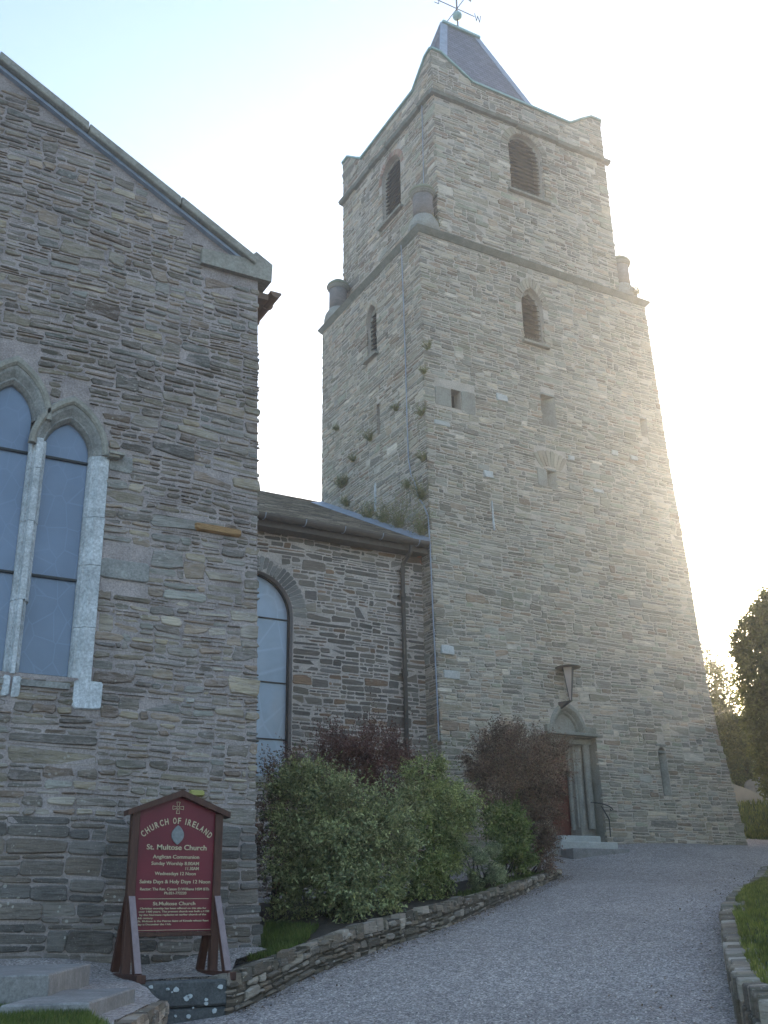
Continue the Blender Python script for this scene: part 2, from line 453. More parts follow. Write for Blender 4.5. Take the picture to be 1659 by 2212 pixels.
WALL_A = Vector((4.10, 10.40)); WALL_B = Vector((14.6, 18.0))
def wall_point(px, py):              # a point of the bed wall's line (its plan is almost straight)
    v = ray(px, py)
    d = WALL_B - WALL_A
    # WALL_A + t d = s (v.x, v.y), with a slight outward bow
    det = d.x * -v.y - d.y * -v.x
    t = (-WALL_A.x * -v.y + WALL_A.y * -v.x) / det
    for _ in range(5):
        bow = .45 * math.sin(math.pi * min(max(t, 0), 1))
        n = Vector((d.y, -d.x)).normalized() * bow
        A = WALL_A + n
        t = (-A.x * -v.y + A.y * -v.x) / det
    p = A + d * t
    return Vector((p.x, p.y, v.z * (p.x / v.x)))


WBASE = [wall_point(*p) for p in ((500, 2188), (590, 2148), (684, 2099), (824, 2052), (964, 2003), (1081, 1952), (1150, 1922), (1207, 1896))]
WTOP_PX = ((490, 2110), (600, 2072), (675, 2043), (778, 2003), (918, 1964), (1048, 1931), (1130, 1905), (1207, 1880))
WTOP = [wall_point(*p) for p in WTOP_PX]
RB = [az_at(1566, 2030, 13.9), az_at(1572, 2060, 13.0), az_at(1582, 2130, 11.8), az_at(1604, 2212, 10.3), az_at(1660, 2300, 8.8)]
ctrl = [tuple(p) for p in WBASE] + [tuple(p) for p in RB]
ctrl += [tuple(az_at(*p)) for p in ((700, 2212, 10.4), (1100, 2212, 10.3), (1450, 2212, 10.2), (1590, 1950, 17.2), (1640, 1892, 22.8), (1240, 1845, 24.2), (1340, 1823, 25.6), (1600, 1825, 28.4), (1659, 1806, 34))]
ctrl += [(0, 0, -1.62), (3, 5, -1.35), (7, 3, -1.3), (-6, 2, -1.6), (0, -12, -2.2), (14, 4, -1.0), (24, 40, 3.2), (60, 60, 5), (60, 20, 3.2), (-30, 40, .8), (0, 30, 1.2), (30, -10, -1), (-30, -20, -2.2), (2, 14, -.55), (9, 19.5, .6), (10.5, 20.5, 1.0), (5.0, 15, -.1)]
P_ = np.array(ctrl, float)


def tps_fit(P):
    n = len(P)
    d = np.hypot(P[:, None, 0] - P[None, :, 0], P[:, None, 1] - P[None, :, 1])
    K = np.where(d > 0, d * d * np.log(d + 1e-12), 0) + np.eye(n) * .4
    Q = np.hstack([np.ones((n, 1)), P[:, :2]])
    A = np.block([[K, Q], [Q.T, np.zeros((3, 3))]])
    return np.linalg.solve(A, np.concatenate([P[:, 2], [0, 0, 0]]))


W_ = tps_fit(P_)
def gz(x, y):
    d = np.hypot(P_[:, 0] - x, P_[:, 1] - y)
    z = float((W_[:-3] * d * d * np.log(d + 1e-12)).sum() + W_[-3] + W_[-2] * x + W_[-1] * y)
    return z


def ground():
    mb = MB()
    xs = list(np.concatenate([np.linspace(-900, -40, 12), np.linspace(-36, -6, 11), np.linspace(-4, 26, 91), np.linspace(28, 60, 17), np.linspace(80, 900, 12)]))
    ys = list(np.concatenate([np.linspace(-900, -40, 12), np.linspace(-36, 0, 13), np.linspace(1, 32, 94), np.linspace(34, 60, 14), np.linspace(80, 900, 12)]))
    for y in ys:
        for x in xs:
            cx = min(max(x, -40), 60); cy = min(max(y, -40), 60)
            z = gz(cx, cy)
            far = max(0, math.hypot(x - cx, y - cy))
            z = z - min(far * .02, 8)
            if 0 < x < 25 and 4 < y < 30: z += .02 * noise.noise(Vector((x * .8, y * .8, 0)))
            mb.v.append((x, y, z))
    nx = len(xs)
    for j in range(len(ys) - 1):
        for i in range(nx - 1):
            mb.f.append([j * nx + i, j * nx + i + 1, (j + 1) * nx + i + 1, (j + 1) * nx + i]); mb.m.append(0)
    me = bpy.data.meshes.new('gravel_path'); me.from_pydata([tuple(v) for v in mb.v], [], mb.f)
    me.materials.append(M['gravel']); me.polygons.foreach_set('use_smooth', [True] * len(me.polygons))
    o = bpy.data.objects.new('gravel_path', me); COL.objects.link(o)
    tag(o, 'grey gravel path climbing past the church to the tower', 'path', kind='structure')
ground()

# ---------------------------------------------------------------- rubble masonry
def stone(mb, q, P, depth, bev, rg, mi=0, jit=.0):
    """q: four corners in wall coordinates (ccw); P maps (u,v,n) to space"""
    (a, b, c, d) = q
    w = math.hypot(b[0] - a[0], b[1] - a[1]); h = math.hypot(d[0] - a[0], d[1] - a[1])
    k = min(w, h)
    cc = min(.2, .014 / max(w, .02) + .035)
    pts = []
    def lerp(p, r, t): return (p[0] + (r[0] - p[0]) * t, p[1] + (r[1] - p[1]) * t)
    cv = min(.22, .012 / max(h, .02) + .05)
    for (p, r, s1) in ((a, b, cc), (b, c, cv), (c, d, cc), (d, a, cv)):
        pts.append(lerp(p, r, s1))
        if s1 == cc and w > .16: pts.append(lerp(p, r, .5))
        pts.append(lerp(p, r, 1 - s1))
    j = k * jit
    pts = [(p[0] + rg.uniform(-j, j) * 1.3, p[1] + rg.uniform(-j, j) * .8) for p in pts]
    cx = sum(p[0] for p in pts) / len(pts); cy = sum(p[1] for p in pts) / len(pts)
    fx = max(.3, 1 - 2 * bev / w); fy = max(.3, 1 - 2 * bev / h)
    tx = rg.uniform(-.04, .04); ty = rg.uniform(-.10, .10)
    n = len(pts)
    vs = [P(p[0], p[1], -.03) for p in pts]
    vs += [P(p[0], p[1], min(depth * .45, depth - .004)) for p in pts]
    vs += [P(cx + (p[0] - cx) * fx, cy + (p[1] - cy) * fy, depth + tx * (p[0] - cx) + ty * (p[1] - cy)) for p in pts]
    fs = []
    for r_ in (0, n):
        for i in range(n):
            fs.append((r_ + i, r_ + (i + 1) % n, r_ + n + (i + 1) % n, r_ + n + i))
    fs.append(tuple(range(2 * n, 3 * n)))
    mb.add(vs, fs, mi)


def rubble(mb, P, v0, v1, spans, prm, rg, edge_over=.0):
    """spans(va,vb) -> list of (u0,u1) where stones may stand in that height band"""
    hb, hs, wb, gap, dep, warp, jit, bev = prm['band'], prm['sub'], prm['w'], prm['gap'], prm['depth'], prm['warp'], prm['jit'], prm['bev']
    def wp(u, v):
        return (u + .03 * noise.noise(Vector((u * 1.7, v * 1.7, 5))), v + warp * noise.noise(Vector((u * .45, v * .8, 1.3))) + warp * .25 * noise.noise(Vector((u * 1.9, v * 2.5, 7))))
    v = v0
    while v < v1 - .02:
        h = rg.uniform(*hb)
        if v + h > v1 - hb[0] * .4: h = v1 - v
        for (ua, ub) in spans(v, v + h):
            u = ua
            while u < ub - .02:
                w = rg.uniform(*wb) * (1.0 if rg.random() < .8 else 1.6)
                if u + w > ub - wb[0] * .5: w = ub - u
                # split the block into courses
                rest = h; y = v; cuts = [0]
                while cuts[-1] < h - .02:
                    sh = rg.uniform(*hs) * (1 if rg.random() < .82 else 1.9)
                    nx_ = cuts[-1] + sh
                    if nx_ > h - hs[0] * .8: nx_ = h
                    cuts.append(nx_)
                for ci in range(len(cuts) - 1):
                    y0 = v + cuts[ci]; y1 = v + cuts[ci + 1]
                    ns = 1
                    r = (w / max(.03, y1 - y0))
                    if r > 3.2 and rg.random() < .75: ns = 2
                    if r > 6.5 and rg.random() < .6: ns = 3
                    xs = [0] + sorted(rg.uniform(.22, .78) if ns == 2 else rg.uniform(.2 + .3 * i_, .4 + .35 * i_) for i_ in range(ns - 1)) + [1]
                    for xi in range(ns):
                        x0 = u + w * xs[xi]; x1 = u + w * xs[xi + 1]
                        g = gap * rg.uniform(.6, 1.3)
                        if x1 - x0 < 2.5 * g or y1 - y0 < 2.2 * g: continue
                        sk = rg.uniform(-.02, .02)
                        q = [wp(x0 + g, y0 + g), wp(x1 - g, y0 + g), wp(x1 - g + sk, y1 - g), wp(x0 + g + sk, y1 - g)]
                        tpv = prm.get('taper', 0)
                        if tpv and (x1 - x0) > 1.6 * (y1 - y0):
                            for ks in (0, 1):
                                if rg.random() < .55:
                                    t_ = rg.uniform(.1, tpv) * (y1 - y0); t2 = rg.uniform(0, tpv * .6) * (y1 - y0)
                                    bi, ti = (0, 3) if ks == 0 else (1, 2)
                                    if rg.random() < .5: t_, t2 = t2, t_
                                    q[bi] = (q[bi][0], q[bi][1] + t_); q[ti] = (q[ti][0], q[ti][1] - t2 * .8)
                        e0 = -edge_over if (x0 <= ua + 1e-6) else 0
                        if x0 <= ua + 1e-6:
                            e = rg.uniform(-.01, prm.get('over', .03)); q[0] = (ua - e, q[0][1]); q[3] = (ua - e, q[3][1])
                        if x1 >= ub - 1e-6:
                            e = rg.uniform(-.01, prm.get('over', .03)); q[1] = (ub + e, q[1][1]); q[2] = (ub + e, q[2][1])
                        dd = rg.uniform(*dep)
                        stone(mb, q, P, dd, bev, rg, 0, jit)
                u += w
        v += h


def sub_spans(base, cuts):
    out = list(base)
    for (a, b) in cuts:
        nw = []
        for (p, q) in out:
            if b <= p or a >= q: nw.append((p, q)); continue
            if a - p > .06: nw.append((p, a))
            if q - b > .06: nw.append((b, q))
        out = nw
    return out


class Opening:
    """arched or square opening in wall coordinates; o = centre, a = half width, vb sill, vs springing, h rise"""
    def __init__(s, o, a, vb, vs, h=0.0, n=10):
        s.o, s.a, s.vb, s.vs, s.h = o, a, vb, vs, h
        s.pts = s.path(0, n)

    def path(s, e=0.0, n=10, bottom=None):
        """outline from sill left up over the arch to sill right, enlarged by e"""
        a = s.a + e; vb = s.vb if bottom is None else bottom
        pts = [(s.o - a, vb)]
        if s.h <= 0:
            pts += [(s.o - a, s.vs + e), (s.o + a, s.vs + e)]
        else:
            h = s.h * (1 + e / s.a) if s.h > s.a * 1.05 else s.h + e
            r = (a * a + h * h) / (2 * a)
            if h < a: # segmental: single circle
                R_ = (a * a + h * h) / (2 * h); t0 = math.asin(min(1, a / R_))
                for i in range(2 * n + 1):
                    t = -t0 + 2 * t0 * i / (2 * n)
                    pts.append((s.o + R_ * math.sin(t), s.vs + h - R_ + R_ * math.cos(t)))
            else:
                c = r - a; t1 = math.atan2(h, c)
                for i in range(n + 1):
                    t = t1 * i / n
                    pts.append((s.o + c - r * math.cos(t), s.vs + r * math.sin(t)))
                for i in range(n - 1, -1, -1):
                    t = t1 * i / n
                    pts.append((s.o - c + r * math.cos(t), s.vs + r * math.sin(t)))
        pts.append((s.o + a, vb))
        return pts

    def cut(s, va, vb, e=0.0, bottom=None):
        """u interval blocked for the band va..vb"""
        lo = (s.vb if bottom is None else bottom)
        pts = s.path(e)
        top = max(p[1] for p in pts)
        if vb < lo + .01 or va > top - .02: return None
        vm = max(va, lo)
        if vm <= s.vs: a = s.a + e
        else:
            us = [p[0] for p in pts if p[1] >= vm]
            if not us: return None
            # interpolate on the arch
            a = 0
            for p, q in zip(pts, pts[1:]):
                if (p[1] - vm) * (q[1] - vm) <= 0 and p[1] != q[1]:
                    t = (vm - p[1]) / (q[1] - p[1]); a = max(a, abs(p[0] + (q[0] - p[0]) * t - s.o))
        if a < .02: return None
        return (s.o - a, s.o + a)


def poly_hole(mb, P, outline, holes, n, mi=1):
    """flat wall sheet with holes"""
    loops = [[Vector((u, v, 0)) for u, v in outline]] + [[Vector((u, v, 0)) for u, v in h] for h in holes]
    flat = [p for l in loops for p in l]
    tris = tessellate_polygon(loops)
    mb.add([P(p.x, p.y, n) for p in flat], [tuple(t) for t in tris], mi)


def reveal(mb, P, pts, n0, n1, mi=1, closed=True):
    k = len(pts)
    vs = [P(u, v, n0) for u, v in pts] + [P(u, v, n1) for u, v in pts]
    fs = [(i, (i + 1) % k, k + (i + 1) % k, k + i) for i in range(k if closed else k - 1)]
    mb.add(vs, fs, mi)


def sweep(mb, P, o, profile, bottom=None, arch_only=False, mi=0, n=12):
    """moulding swept along an opening: profile [(outward, n), ...]"""
    paths = []
    for e, d in profile:
        p = o.path(e, n, bottom)
        if arch_only: p = p[1:-1]
        paths.append([P(u, v, d) for u, v in p])
    k = len(paths[0])
    vs = [v for p in paths for v in p]
    fs = []
    for j in range(len(paths) - 1):
        for i in range(k - 1):
            fs.append((j * k + i, j * k + i + 1, (j + 1) * k + i + 1, (j + 1) * k + i))
    m = len(paths)
    fs.append(tuple(j * k for j in range(m))); fs.append(tuple(j * k + k - 1 for j in range(m)))
    mb.add(vs, fs, mi)


def voussoirs(mb, P, o, e0, e1, count, rg, depth=(.01, .03), mi=0, gap=.006):
    inn = o.path(e0, 40)[1:-1]; out = o.path(e1, 40)[1:-1]
    def at(path, t):
        x = t * (len(path) - 1); i = min(int(x), len(path) - 2); f = x - i
        return (path[i][0] + (path[i + 1][0] - path[i][0]) * f, path[i][1] + (path[i + 1][1] - path[i][1]) * f)
    for i in range(count):
        t0 = (i + .06) / count; t1 = (i + .94) / count
        ex = rg.uniform(-.02, .05) * (e1 - e0) / .2
        a, b, c, d = at(inn, t0), at(inn, t1), at(out, t1), at(out, t0)
        def push(p, q): return (q[0] + (q[0] - p[0]) * ex, q[1] + (q[1] - p[1]) * ex)
        stone(mb, [a, b, push(b, c), push(a, d)], P, rg.uniform(*depth), .006, rg, mi, .02)


def pane(mb, P, o, n, e=0.0, mi=0):
    p = o.path(e)
    mb.add([P(u, v, n) for u, v in p], [tuple(range(len(p)))], mi)


GP = dict(band=(.14, .40), sub=(.026, .13), w=(.16, .60), gap=.011, depth=(-.001, .026), warp=.06, jit=.14, bev=.010, over=.035, taper=.32)
TP = dict(band=(.15, .40), sub=(.038, .13), w=(.18, .62), gap=.010, depth=(.002, .018), warp=.055, jit=.12, bev=.009, over=.03, taper=.2)
NP = dict(band=(.16, .34), sub=(.05, .15), w=(.22, .7), gap=.012, depth=(.0, .012), warp=.04, jit=.07, bev=.007, over=.0, taper=.2)
# ================================================================ CHURCH TOWER
XT, YT, XU, YU = 12.23, 19.48, 12.98, 19.68
YB = 25.23
def interp(t, tab):
    if t <= tab[0][0]: return tab[0][1]
    for (a, x), (b, y) in zip(tab, tab[1:]):
        if t <= b: return x + (y - x) * (t - a) / (b - a)
    return tab[-1][1]
FL = [(0.6, .27), (1.8, .24), (6, .09), (11.6, 0)]
XRT = [(0.6, 21.05), (1.8, 20.92), (3.8, 20.66), (4.2, 20.56), (5.8, 20.43), (9, 20.34), (12.2, 20.18), (17.0, 20.0)]
def flare(v): return interp(v, FL)
def PF(u, v, n): return (u, YT - flare(v) - n, v)            # front of lower stage
def PL(u, v, n): return (XT - n, u, v)                       # left side of lower stage
def PUF(u, v, n): return (u, YU - n, v)
def PUL(u, v, n): return (XU - n, u, v)

tower = empty('church_tower', (16.1, 22.4, 1.6), 'tall rubble stone church tower with a slate cap and four raised corners', 'tower')
rg = random.Random(21)
mid_f = Opening(15.78, .36, 14.55, 15.72, .58)
mid_l = Opening(22.12, .29, 14.55, 15.72, .48)
slit = Opening(18.53, .12, 2.80, 3.82, .14)
winA = Opening(13.14, .14, 11.96, 12.48)
winB = Opening(16.05, .24, 12.12, 13.03)
winC = Opening(19.39, .13, 12.55, 13.11)
winD = Opening(15.97, .15, 10.37, 10.83)
sidesl = Opening(21.83, .09, 12.07, 12.96)
doorhole = Opening(15.72, .78, 1.45, 4.03)
tymp = Opening(15.72, .40, 4.12, 4.15, .52)
mb = MB()
def sp_front(a, b):
    m = (a + b) / 2
    cuts = []
    for o, e, bt in ((mid_f, .0, None), (slit, .03, None), (winA, .0, None), (winB, 0, None), (winC, 0, None), (winD, 0, None), (doorhole, .0, None)):
        c = o.cut(a, b, e, bt)
        if c: cuts.append(c)
    c = mid_f.cut(a, b, .2, mid_f.vs - .05)
    if c: cuts.append(c)
    c = tymp.cut(a, b, .13, 4.0)
    if c: cuts.append(c)
    if b > 11.9 and a < 12.5: cuts.append((12.5, 13.75) if (a < 12.45 and b > 11.98) else (99, 99.1))
    if b > 4.0 and a < 4.25: cuts.append((15.0, 16.44))
    if a < 11.45 and b > 10.9: cuts.append((15.45, 16.5))
    return sub_spans([(XT, interp(m, XRT))], cuts)
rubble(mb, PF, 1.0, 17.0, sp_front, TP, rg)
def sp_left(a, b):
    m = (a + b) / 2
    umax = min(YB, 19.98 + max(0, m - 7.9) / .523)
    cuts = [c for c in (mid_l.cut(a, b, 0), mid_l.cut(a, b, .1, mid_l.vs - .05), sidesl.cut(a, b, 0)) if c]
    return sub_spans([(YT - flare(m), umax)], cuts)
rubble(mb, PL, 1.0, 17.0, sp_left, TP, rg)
# mortar sheets behind the stones
def rect(u0, u1, v0, v1): return [(u0, v0), (u1, v0), (u1, v1), (u0, v1)]
def edge_poly(v0, v1):
    vs_ = [v0] + [v for v, _ in XRT if v0 < v < v1] + [v1]
    return [(XT, v0)] + [(interp(v, XRT), v) for v in vs_] + [(XT, v1)]
poly_hole(mb, PF, edge_poly(0.6, 6), [doorhole.pts, slit.pts, tymp.pts], -.001)
poly_hole(mb, PF, edge_poly(6, 11.6), [winD.pts], -.001)
poly_hole(mb, PF, edge_poly(11.6, 17.05), [mid_f.pts, winA.pts, winB.pts, winC.pts], -.001)
poly_hole(mb, PL, [(YT - flare(.6), .6), (YB, .6), (YB, 17.05), (YT, 17.05), (YT, 11.6), (YT - flare(6), 6)], [mid_l.pts, sidesl.pts], -.001)
for i in range(len(XRT) - 1):
    (va, xa), (vb_, xb) = XRT[i], XRT[i + 1]
    mb.add([(xa, YT - flare(va), va), (xa, YB, va), (xb, YB, vb_), (xb, YT - flare(vb_), vb_)], [(0, 1, 2, 3)], 1)
mb.add([(XT, YB, .6), (21.05, YB, .6), (20.0, YB, 17.05), (XT, YB, 17.05)], [(0, 1, 2, 3)], 1)
mb.add([(XT, YT, 17.05), (20.0, YT, 17.05), (20.0, YB, 17.05), (XT, YB, 17.05)], [(0, 1, 2, 3)], 1)
for o, d in ((mid_f, .28), (slit, .3), (winA, .3), (winC, .25)): reveal(mb, PF, o.pts, .01, -d)
for o, d in ((mid_l, .28), (sidesl, .3)): reveal(mb, PL, o.pts, .01, -d)
for px, py, w, h in ((1752, 2640, .42, .19), (1738, 2545, .34, .22), (1905, 1855, .3, .2), (2230, 1790, .2, .14), (1960, 1555, .35, .2), (2475, 1790, .25, .14), (2400, 1770, .22, .16), (1725, 1655, .45, .13), (2335, 1920, .35, .1)):
    p = on(px * .553, py * .553, 1, YT)
    stone(mb, [(p.x - w / 2, p.z - h / 2), (p.x + w / 2, p.z - h / 2), (p.x + w / 2, p.z + h / 2), (p.x - w / 2, p.z + h / 2)], PF, .042, .015, rg, 2, .06)
mb.build('lower_wall', [M['tower_stone'], M['tower_mortar'], M['pale_tower']], tower)

# ---- upper stage with raised corners
XUR = 19.27
belf = Opening(16.13, .60, 19.66, 21.25, .60)
bell = Opening(22.14, .56, 19.45, 21.0, .56)
TOPF = [(XU, 23.67), (13.30, 23.66), (14.36, 23.03), (17.97, 23.03), (18.42, 23.36), (18.87, 23.66), (XUR, 23.67)]
TOPL = [(YU, 23.67), (19.99, 23.6), (20.72, 22.95), (24.0, 22.92), (24.45, 23.3), (24.9, 23.67), (25.28, 23.67)]
def sp_top(tab, lo, hi, m, cuts):
    if m < 22.98: return sub_spans([(lo, hi)], cuts)
    out = []; cur = None; k = 120
    for i in range(k + 1):
        u = lo + (hi - lo) * i / k
        if interp(u, tab) > m - .02:
            if cur is None: cur = u
        elif cur is not None:
            out.append((cur, u)); cur = None
    if cur is not None: out.append((cur, hi))
    return out
mb = MB()
UP = dict(TP); UP.update(gap=.012, depth=(.0, .022), band=(.2, .42), sub=(.055, .16), w=(.22, .6))
rubble(mb, PUF, 17.1, 23.64, lambda a, b: sp_top(TOPF, XU, XUR - .03 * (21 - min(21, a)) * 0, (a + b) / 2, [c for c in (belf.cut(a, b, 0), belf.cut(a, b, .24, belf.vs)) if c]), UP, rg)
rubble(mb, PUL, 17.1, 23.64, lambda a, b: sp_top(TOPL, YU, 25.28, (a + b) / 2, [c for c in (bell.cut(a, b, 0), bell.cut(a, b, .2, bell.vs)) if c]), UP, rg)
poly_hole(mb, PUF, [(XU, 17.05), (XUR, 17.05)] + [(u, v) for u, v in TOPF[::-1]], [belf.pts], -.001)
poly_hole(mb, PUL, [(YU, 17.05), (25.28, 17.05)] + [(u, v) for u, v in TOPL[::-1]], [bell.pts], -.001)
poly_hole(mb, PUF, [(XU, 22.0), (XUR, 22.0)] + [(u, v) for u, v in TOPF[::-1]], [], -.38)
poly_hole(mb, PUL, [(YU, 22.0), (25.28, 22.0)] + [(u, v) for u, v in TOPL[::-1]], [], -.38)
RT = [(25.28 if i == 0 else y, z) for i, (y, z) in enumerate(TOPL[::-1])]
mb.hexa([(XUR, y, z) for y, z in [(YU + .01, 17.05), (25.28, 17.05)] + [(max(u, YU + .01), v) for u, v in TOPL[::-1]]], [(XUR - .38, y, z) for y, z in [(YU + .01, 17.05), (25.28, 17.05)] + [(max(u, YU + .01), v) for u, v in TOPL[::-1]]], 1)
mb.hexa([(min(max(x, XU + .012), XUR - .39), 25.27, z) for x, z in [(XU, 17.05), (XUR, 17.05)] + [(u, v) for u, v in TOPF[::-1]]], [(min(max(x, XU + .012), XUR - .39), 24.9, z) for x, z in [(XU, 17.05), (XUR, 17.05)] + [(u, v) for u, v in TOPF[::-1]]], 1)
reveal(mb, PUF, belf.pts, .01, -.34); reveal(mb, PUL, bell.pts, .01, -.34)
mb.build('upper_wall', [M['tower_stone'], M['tower_mortar']], tower)

# copper coping on the parapet
mb = MB()
for (u, v), (u2, v2) in zip(TOPF, TOPF[1:]):
    for y0, y1 in ((YU - .07, YU + .42), (24.86, 25.34)):
        mb.hexa([(u - .01, y0, v + .01), (u2 + .01, y0, v2 + .01), (u2 + .01, y1, v2 + .01), (u - .01, y1, v + .01)], [(u - .01, y0, v + .075), (u2 + .01, y0, v2 + .075), (u2 + .01, y1, v2 + .10), (u - .01, y1, v + .10)])
for (u, v), (u2, v2) in zip(TOPL, TOPL[1:]):
    for x0, x1 in ((XU - .07, XU + .42), (XUR - .40, XUR + .07)):
        mb.hexa([(x0, u, v + .012), (x0, u2, v2 + .012), (x1, u2, v2 + .012), (x1, u, v + .012)], [(x0, u, v + .08), (x0, u2, v2 + .08), (x1, u2, v2 + .105), (x1, u, v + .105)])
mb.build('parapet_coping', M['copper'], tower, recalc=True)

# string courses
mb = MB()
for (a, b) in (((XT - .12, YT - .13, 0), (20.13, YT + .25, 0)),):
    mb.hexa([(XT - .02, YT - .03, 16.93), (20.03, YT - .03, 16.93), (20.03, YU + .05, 16.93), (XT - .02, YU + .05, 16.93)], [(XT - .13, YT - .14, 17.07), (20.14, YT - .14, 17.07), (20.14, YU + .05, 17.07), (XT - .13, YU + .05, 17.07)])
    mb.hexa([(XT - .13, YT - .14, 17.072), (20.14, YT - .14, 17.072), (20.14, YU + .05, 17.072), (XT - .13, YU + .05, 17.072)], [(XT - .09, YT - .09, 17.13), (20.10, YT - .09, 17.13), (20.06, YU + .05, 17.27), (XT - .09, YU + .05, 17.27)])
mb.hexa([(XT - .02, YU + .052, 16.93), (XU, YU + .052, 16.93), (XU, YB + .05, 16.93), (XT - .02, YB + .05, 16.93)], [(XT - .13, YU + .052, 17.07), (XU, YU + .052, 17.07), (XU, YB + .12, 17.07), (XT - .13, YB + .12, 17.07)])
mb.hexa([(XT - .13, YU + .052, 17.072), (XU, YU + .052, 17.072), (XU, YB + .12, 17.072), (XT - .13, YB + .12, 17.072)], [(XT - .09, YU + .052, 17.13), (XU, YU + .052, 17.42), (XU, YB + .1, 17.42), (XT - .09, YB + .1, 17.13)])
mb.build('string_course', M['string'], tower, recalc=True)
mb = MB(); u = XU - .12
while u < XUR + .1:
    w = min(rg.uniform(.45, 1.0), XUR + .14 - u); dz = rg.uniform(-.035, .035)
    if w < .05: break
    mb.hexa([(u, YU - .11, 22.03 + dz), (u + w - .006, YU - .11, 22.03 + dz), (u + w - .006, YU + .02, 22.0 + dz), (u, YU + .02, 22.0 + dz)], [(u, YU - .15, 22.12 + dz), (u + w - .006, YU - .15, 22.12 + dz), (u + w - .006, YU + .02, 22.17 + dz), (u, YU + .02, 22.17 + dz)])
    u += w
u = YU + .03
while u < 25.3:
    w = min(rg.uniform(.45, 1.0), 25.4 - u); dz = rg.uniform(-.035, .035)
    if w < .05: break
    mb.hexa([(XU - .11, u, 22.03 + dz), (XU + .02, u, 22.0 + dz), (XU + .02, u + w - .006, 22.0 + dz), (XU - .11, u + w - .006, 22.03 + dz)], [(XU - .15, u, 22.12 + dz), (XU + .02, u, 22.17 + dz), (XU + .02, u + w - .006, 22.17 + dz), (XU - .15, u + w - .006, 22.12 + dz)])
    u += w
mb.build('string_course', M['string'], tower, recalc=True)

# spire: steep slate cap with a short ridge
def roof_face(pts, mat_name, name, parent, uvdir):
    """planar quad with UV = (along, up slope) in metres"""
    me = bpy.data.meshes.new(name)
    return me
def slate_part(name, faces, mat, parent, thick=.0):
    org = parent.location if parent.parent is None else parent.parent.location
    vs = []; fs = []; uvs = []
    for q in faces:
        q = [Vector(p) for p in q]
        e = (q[1] - q[0]).normalized(); nrm = (q[1] - q[0]).cross(q[-1] - q[0]).normalized(); up = nrm.cross(e)
        b = len(vs)
        vs += [p - Vector(org) for p in q]; fs.append([b + i for i in range(len(q))])
        uvs += [((p - q[0]).dot(e) + 3.7, (p - q[0]).dot(up)) for p in q]
    me = bpy.data.meshes.new(name); me.from_pydata([tuple(v) for v in vs], [], fs)
    uv = me.uv_layers.new(name='UVMap')
    for i, l in enumerate(me.loops): uv.data[i].uv = uvs[l.vertex_index]
    me.materials.append(mat)
    o = bpy.data.objects.new(name, me); link(o, parent); return o
sb = [(13.6, 20.15), (18.25, 20.2), (18.3, 24.6), (13.75, 24.6)]
ZR0, ZR1 = 22.6, 28.40; RA, RBx, RY = 15.37, 16.72, 22.45
def sm(t, a, b): return (a[0] + (b[0] - a[0]) * t, a[1] + (b[1] - a[1]) * t, a[2] + (b[2] - a[2]) * t)
B3 = [(x, y, ZR0) for x, y in sb]; T3 = [(RA, RY, ZR1), (RBx, RY, ZR1)]
tops = [T3[0], T3[1], T3[1], T3[0]]
mids = []
for b_, t_ in zip(B3, tops):
    p = sm(.30, b_, t_); mids.append((p[0] + (16 - p[0]) * .03, p[1] + (22.45 - p[1]) * .03, p[2]))
fc = []
for i in range(4):
    j = (i + 1) % 4
    fc.append([B3[i], B3[j], mids[j], mids[i]])
    fc.append([mids[i], mids[j], tops[j]] + ([tops[i]] if tops[i] != tops[j] else []))
cap = slate_part('spire_roof', fc, M['spire_slate'], tower)
mb = MB()
for b_, m_, t_ in zip(B3, mids, tops):
    mb.beam(b_, m_, .26, .05, (0, -1, .4)); mb.beam(m_, t_, .26, .05, (0, -1, .4))
mb.build('hip_flashing', M['lead'], cap, recalc=True)
mb = MB(); mb.beam((RA - .08, RY, ZR1 + .03), (RBx + .08, RY, ZR1 + .03), .2, .09)
mb.build('ridge_capping', M['copper'], cap, recalc=True)

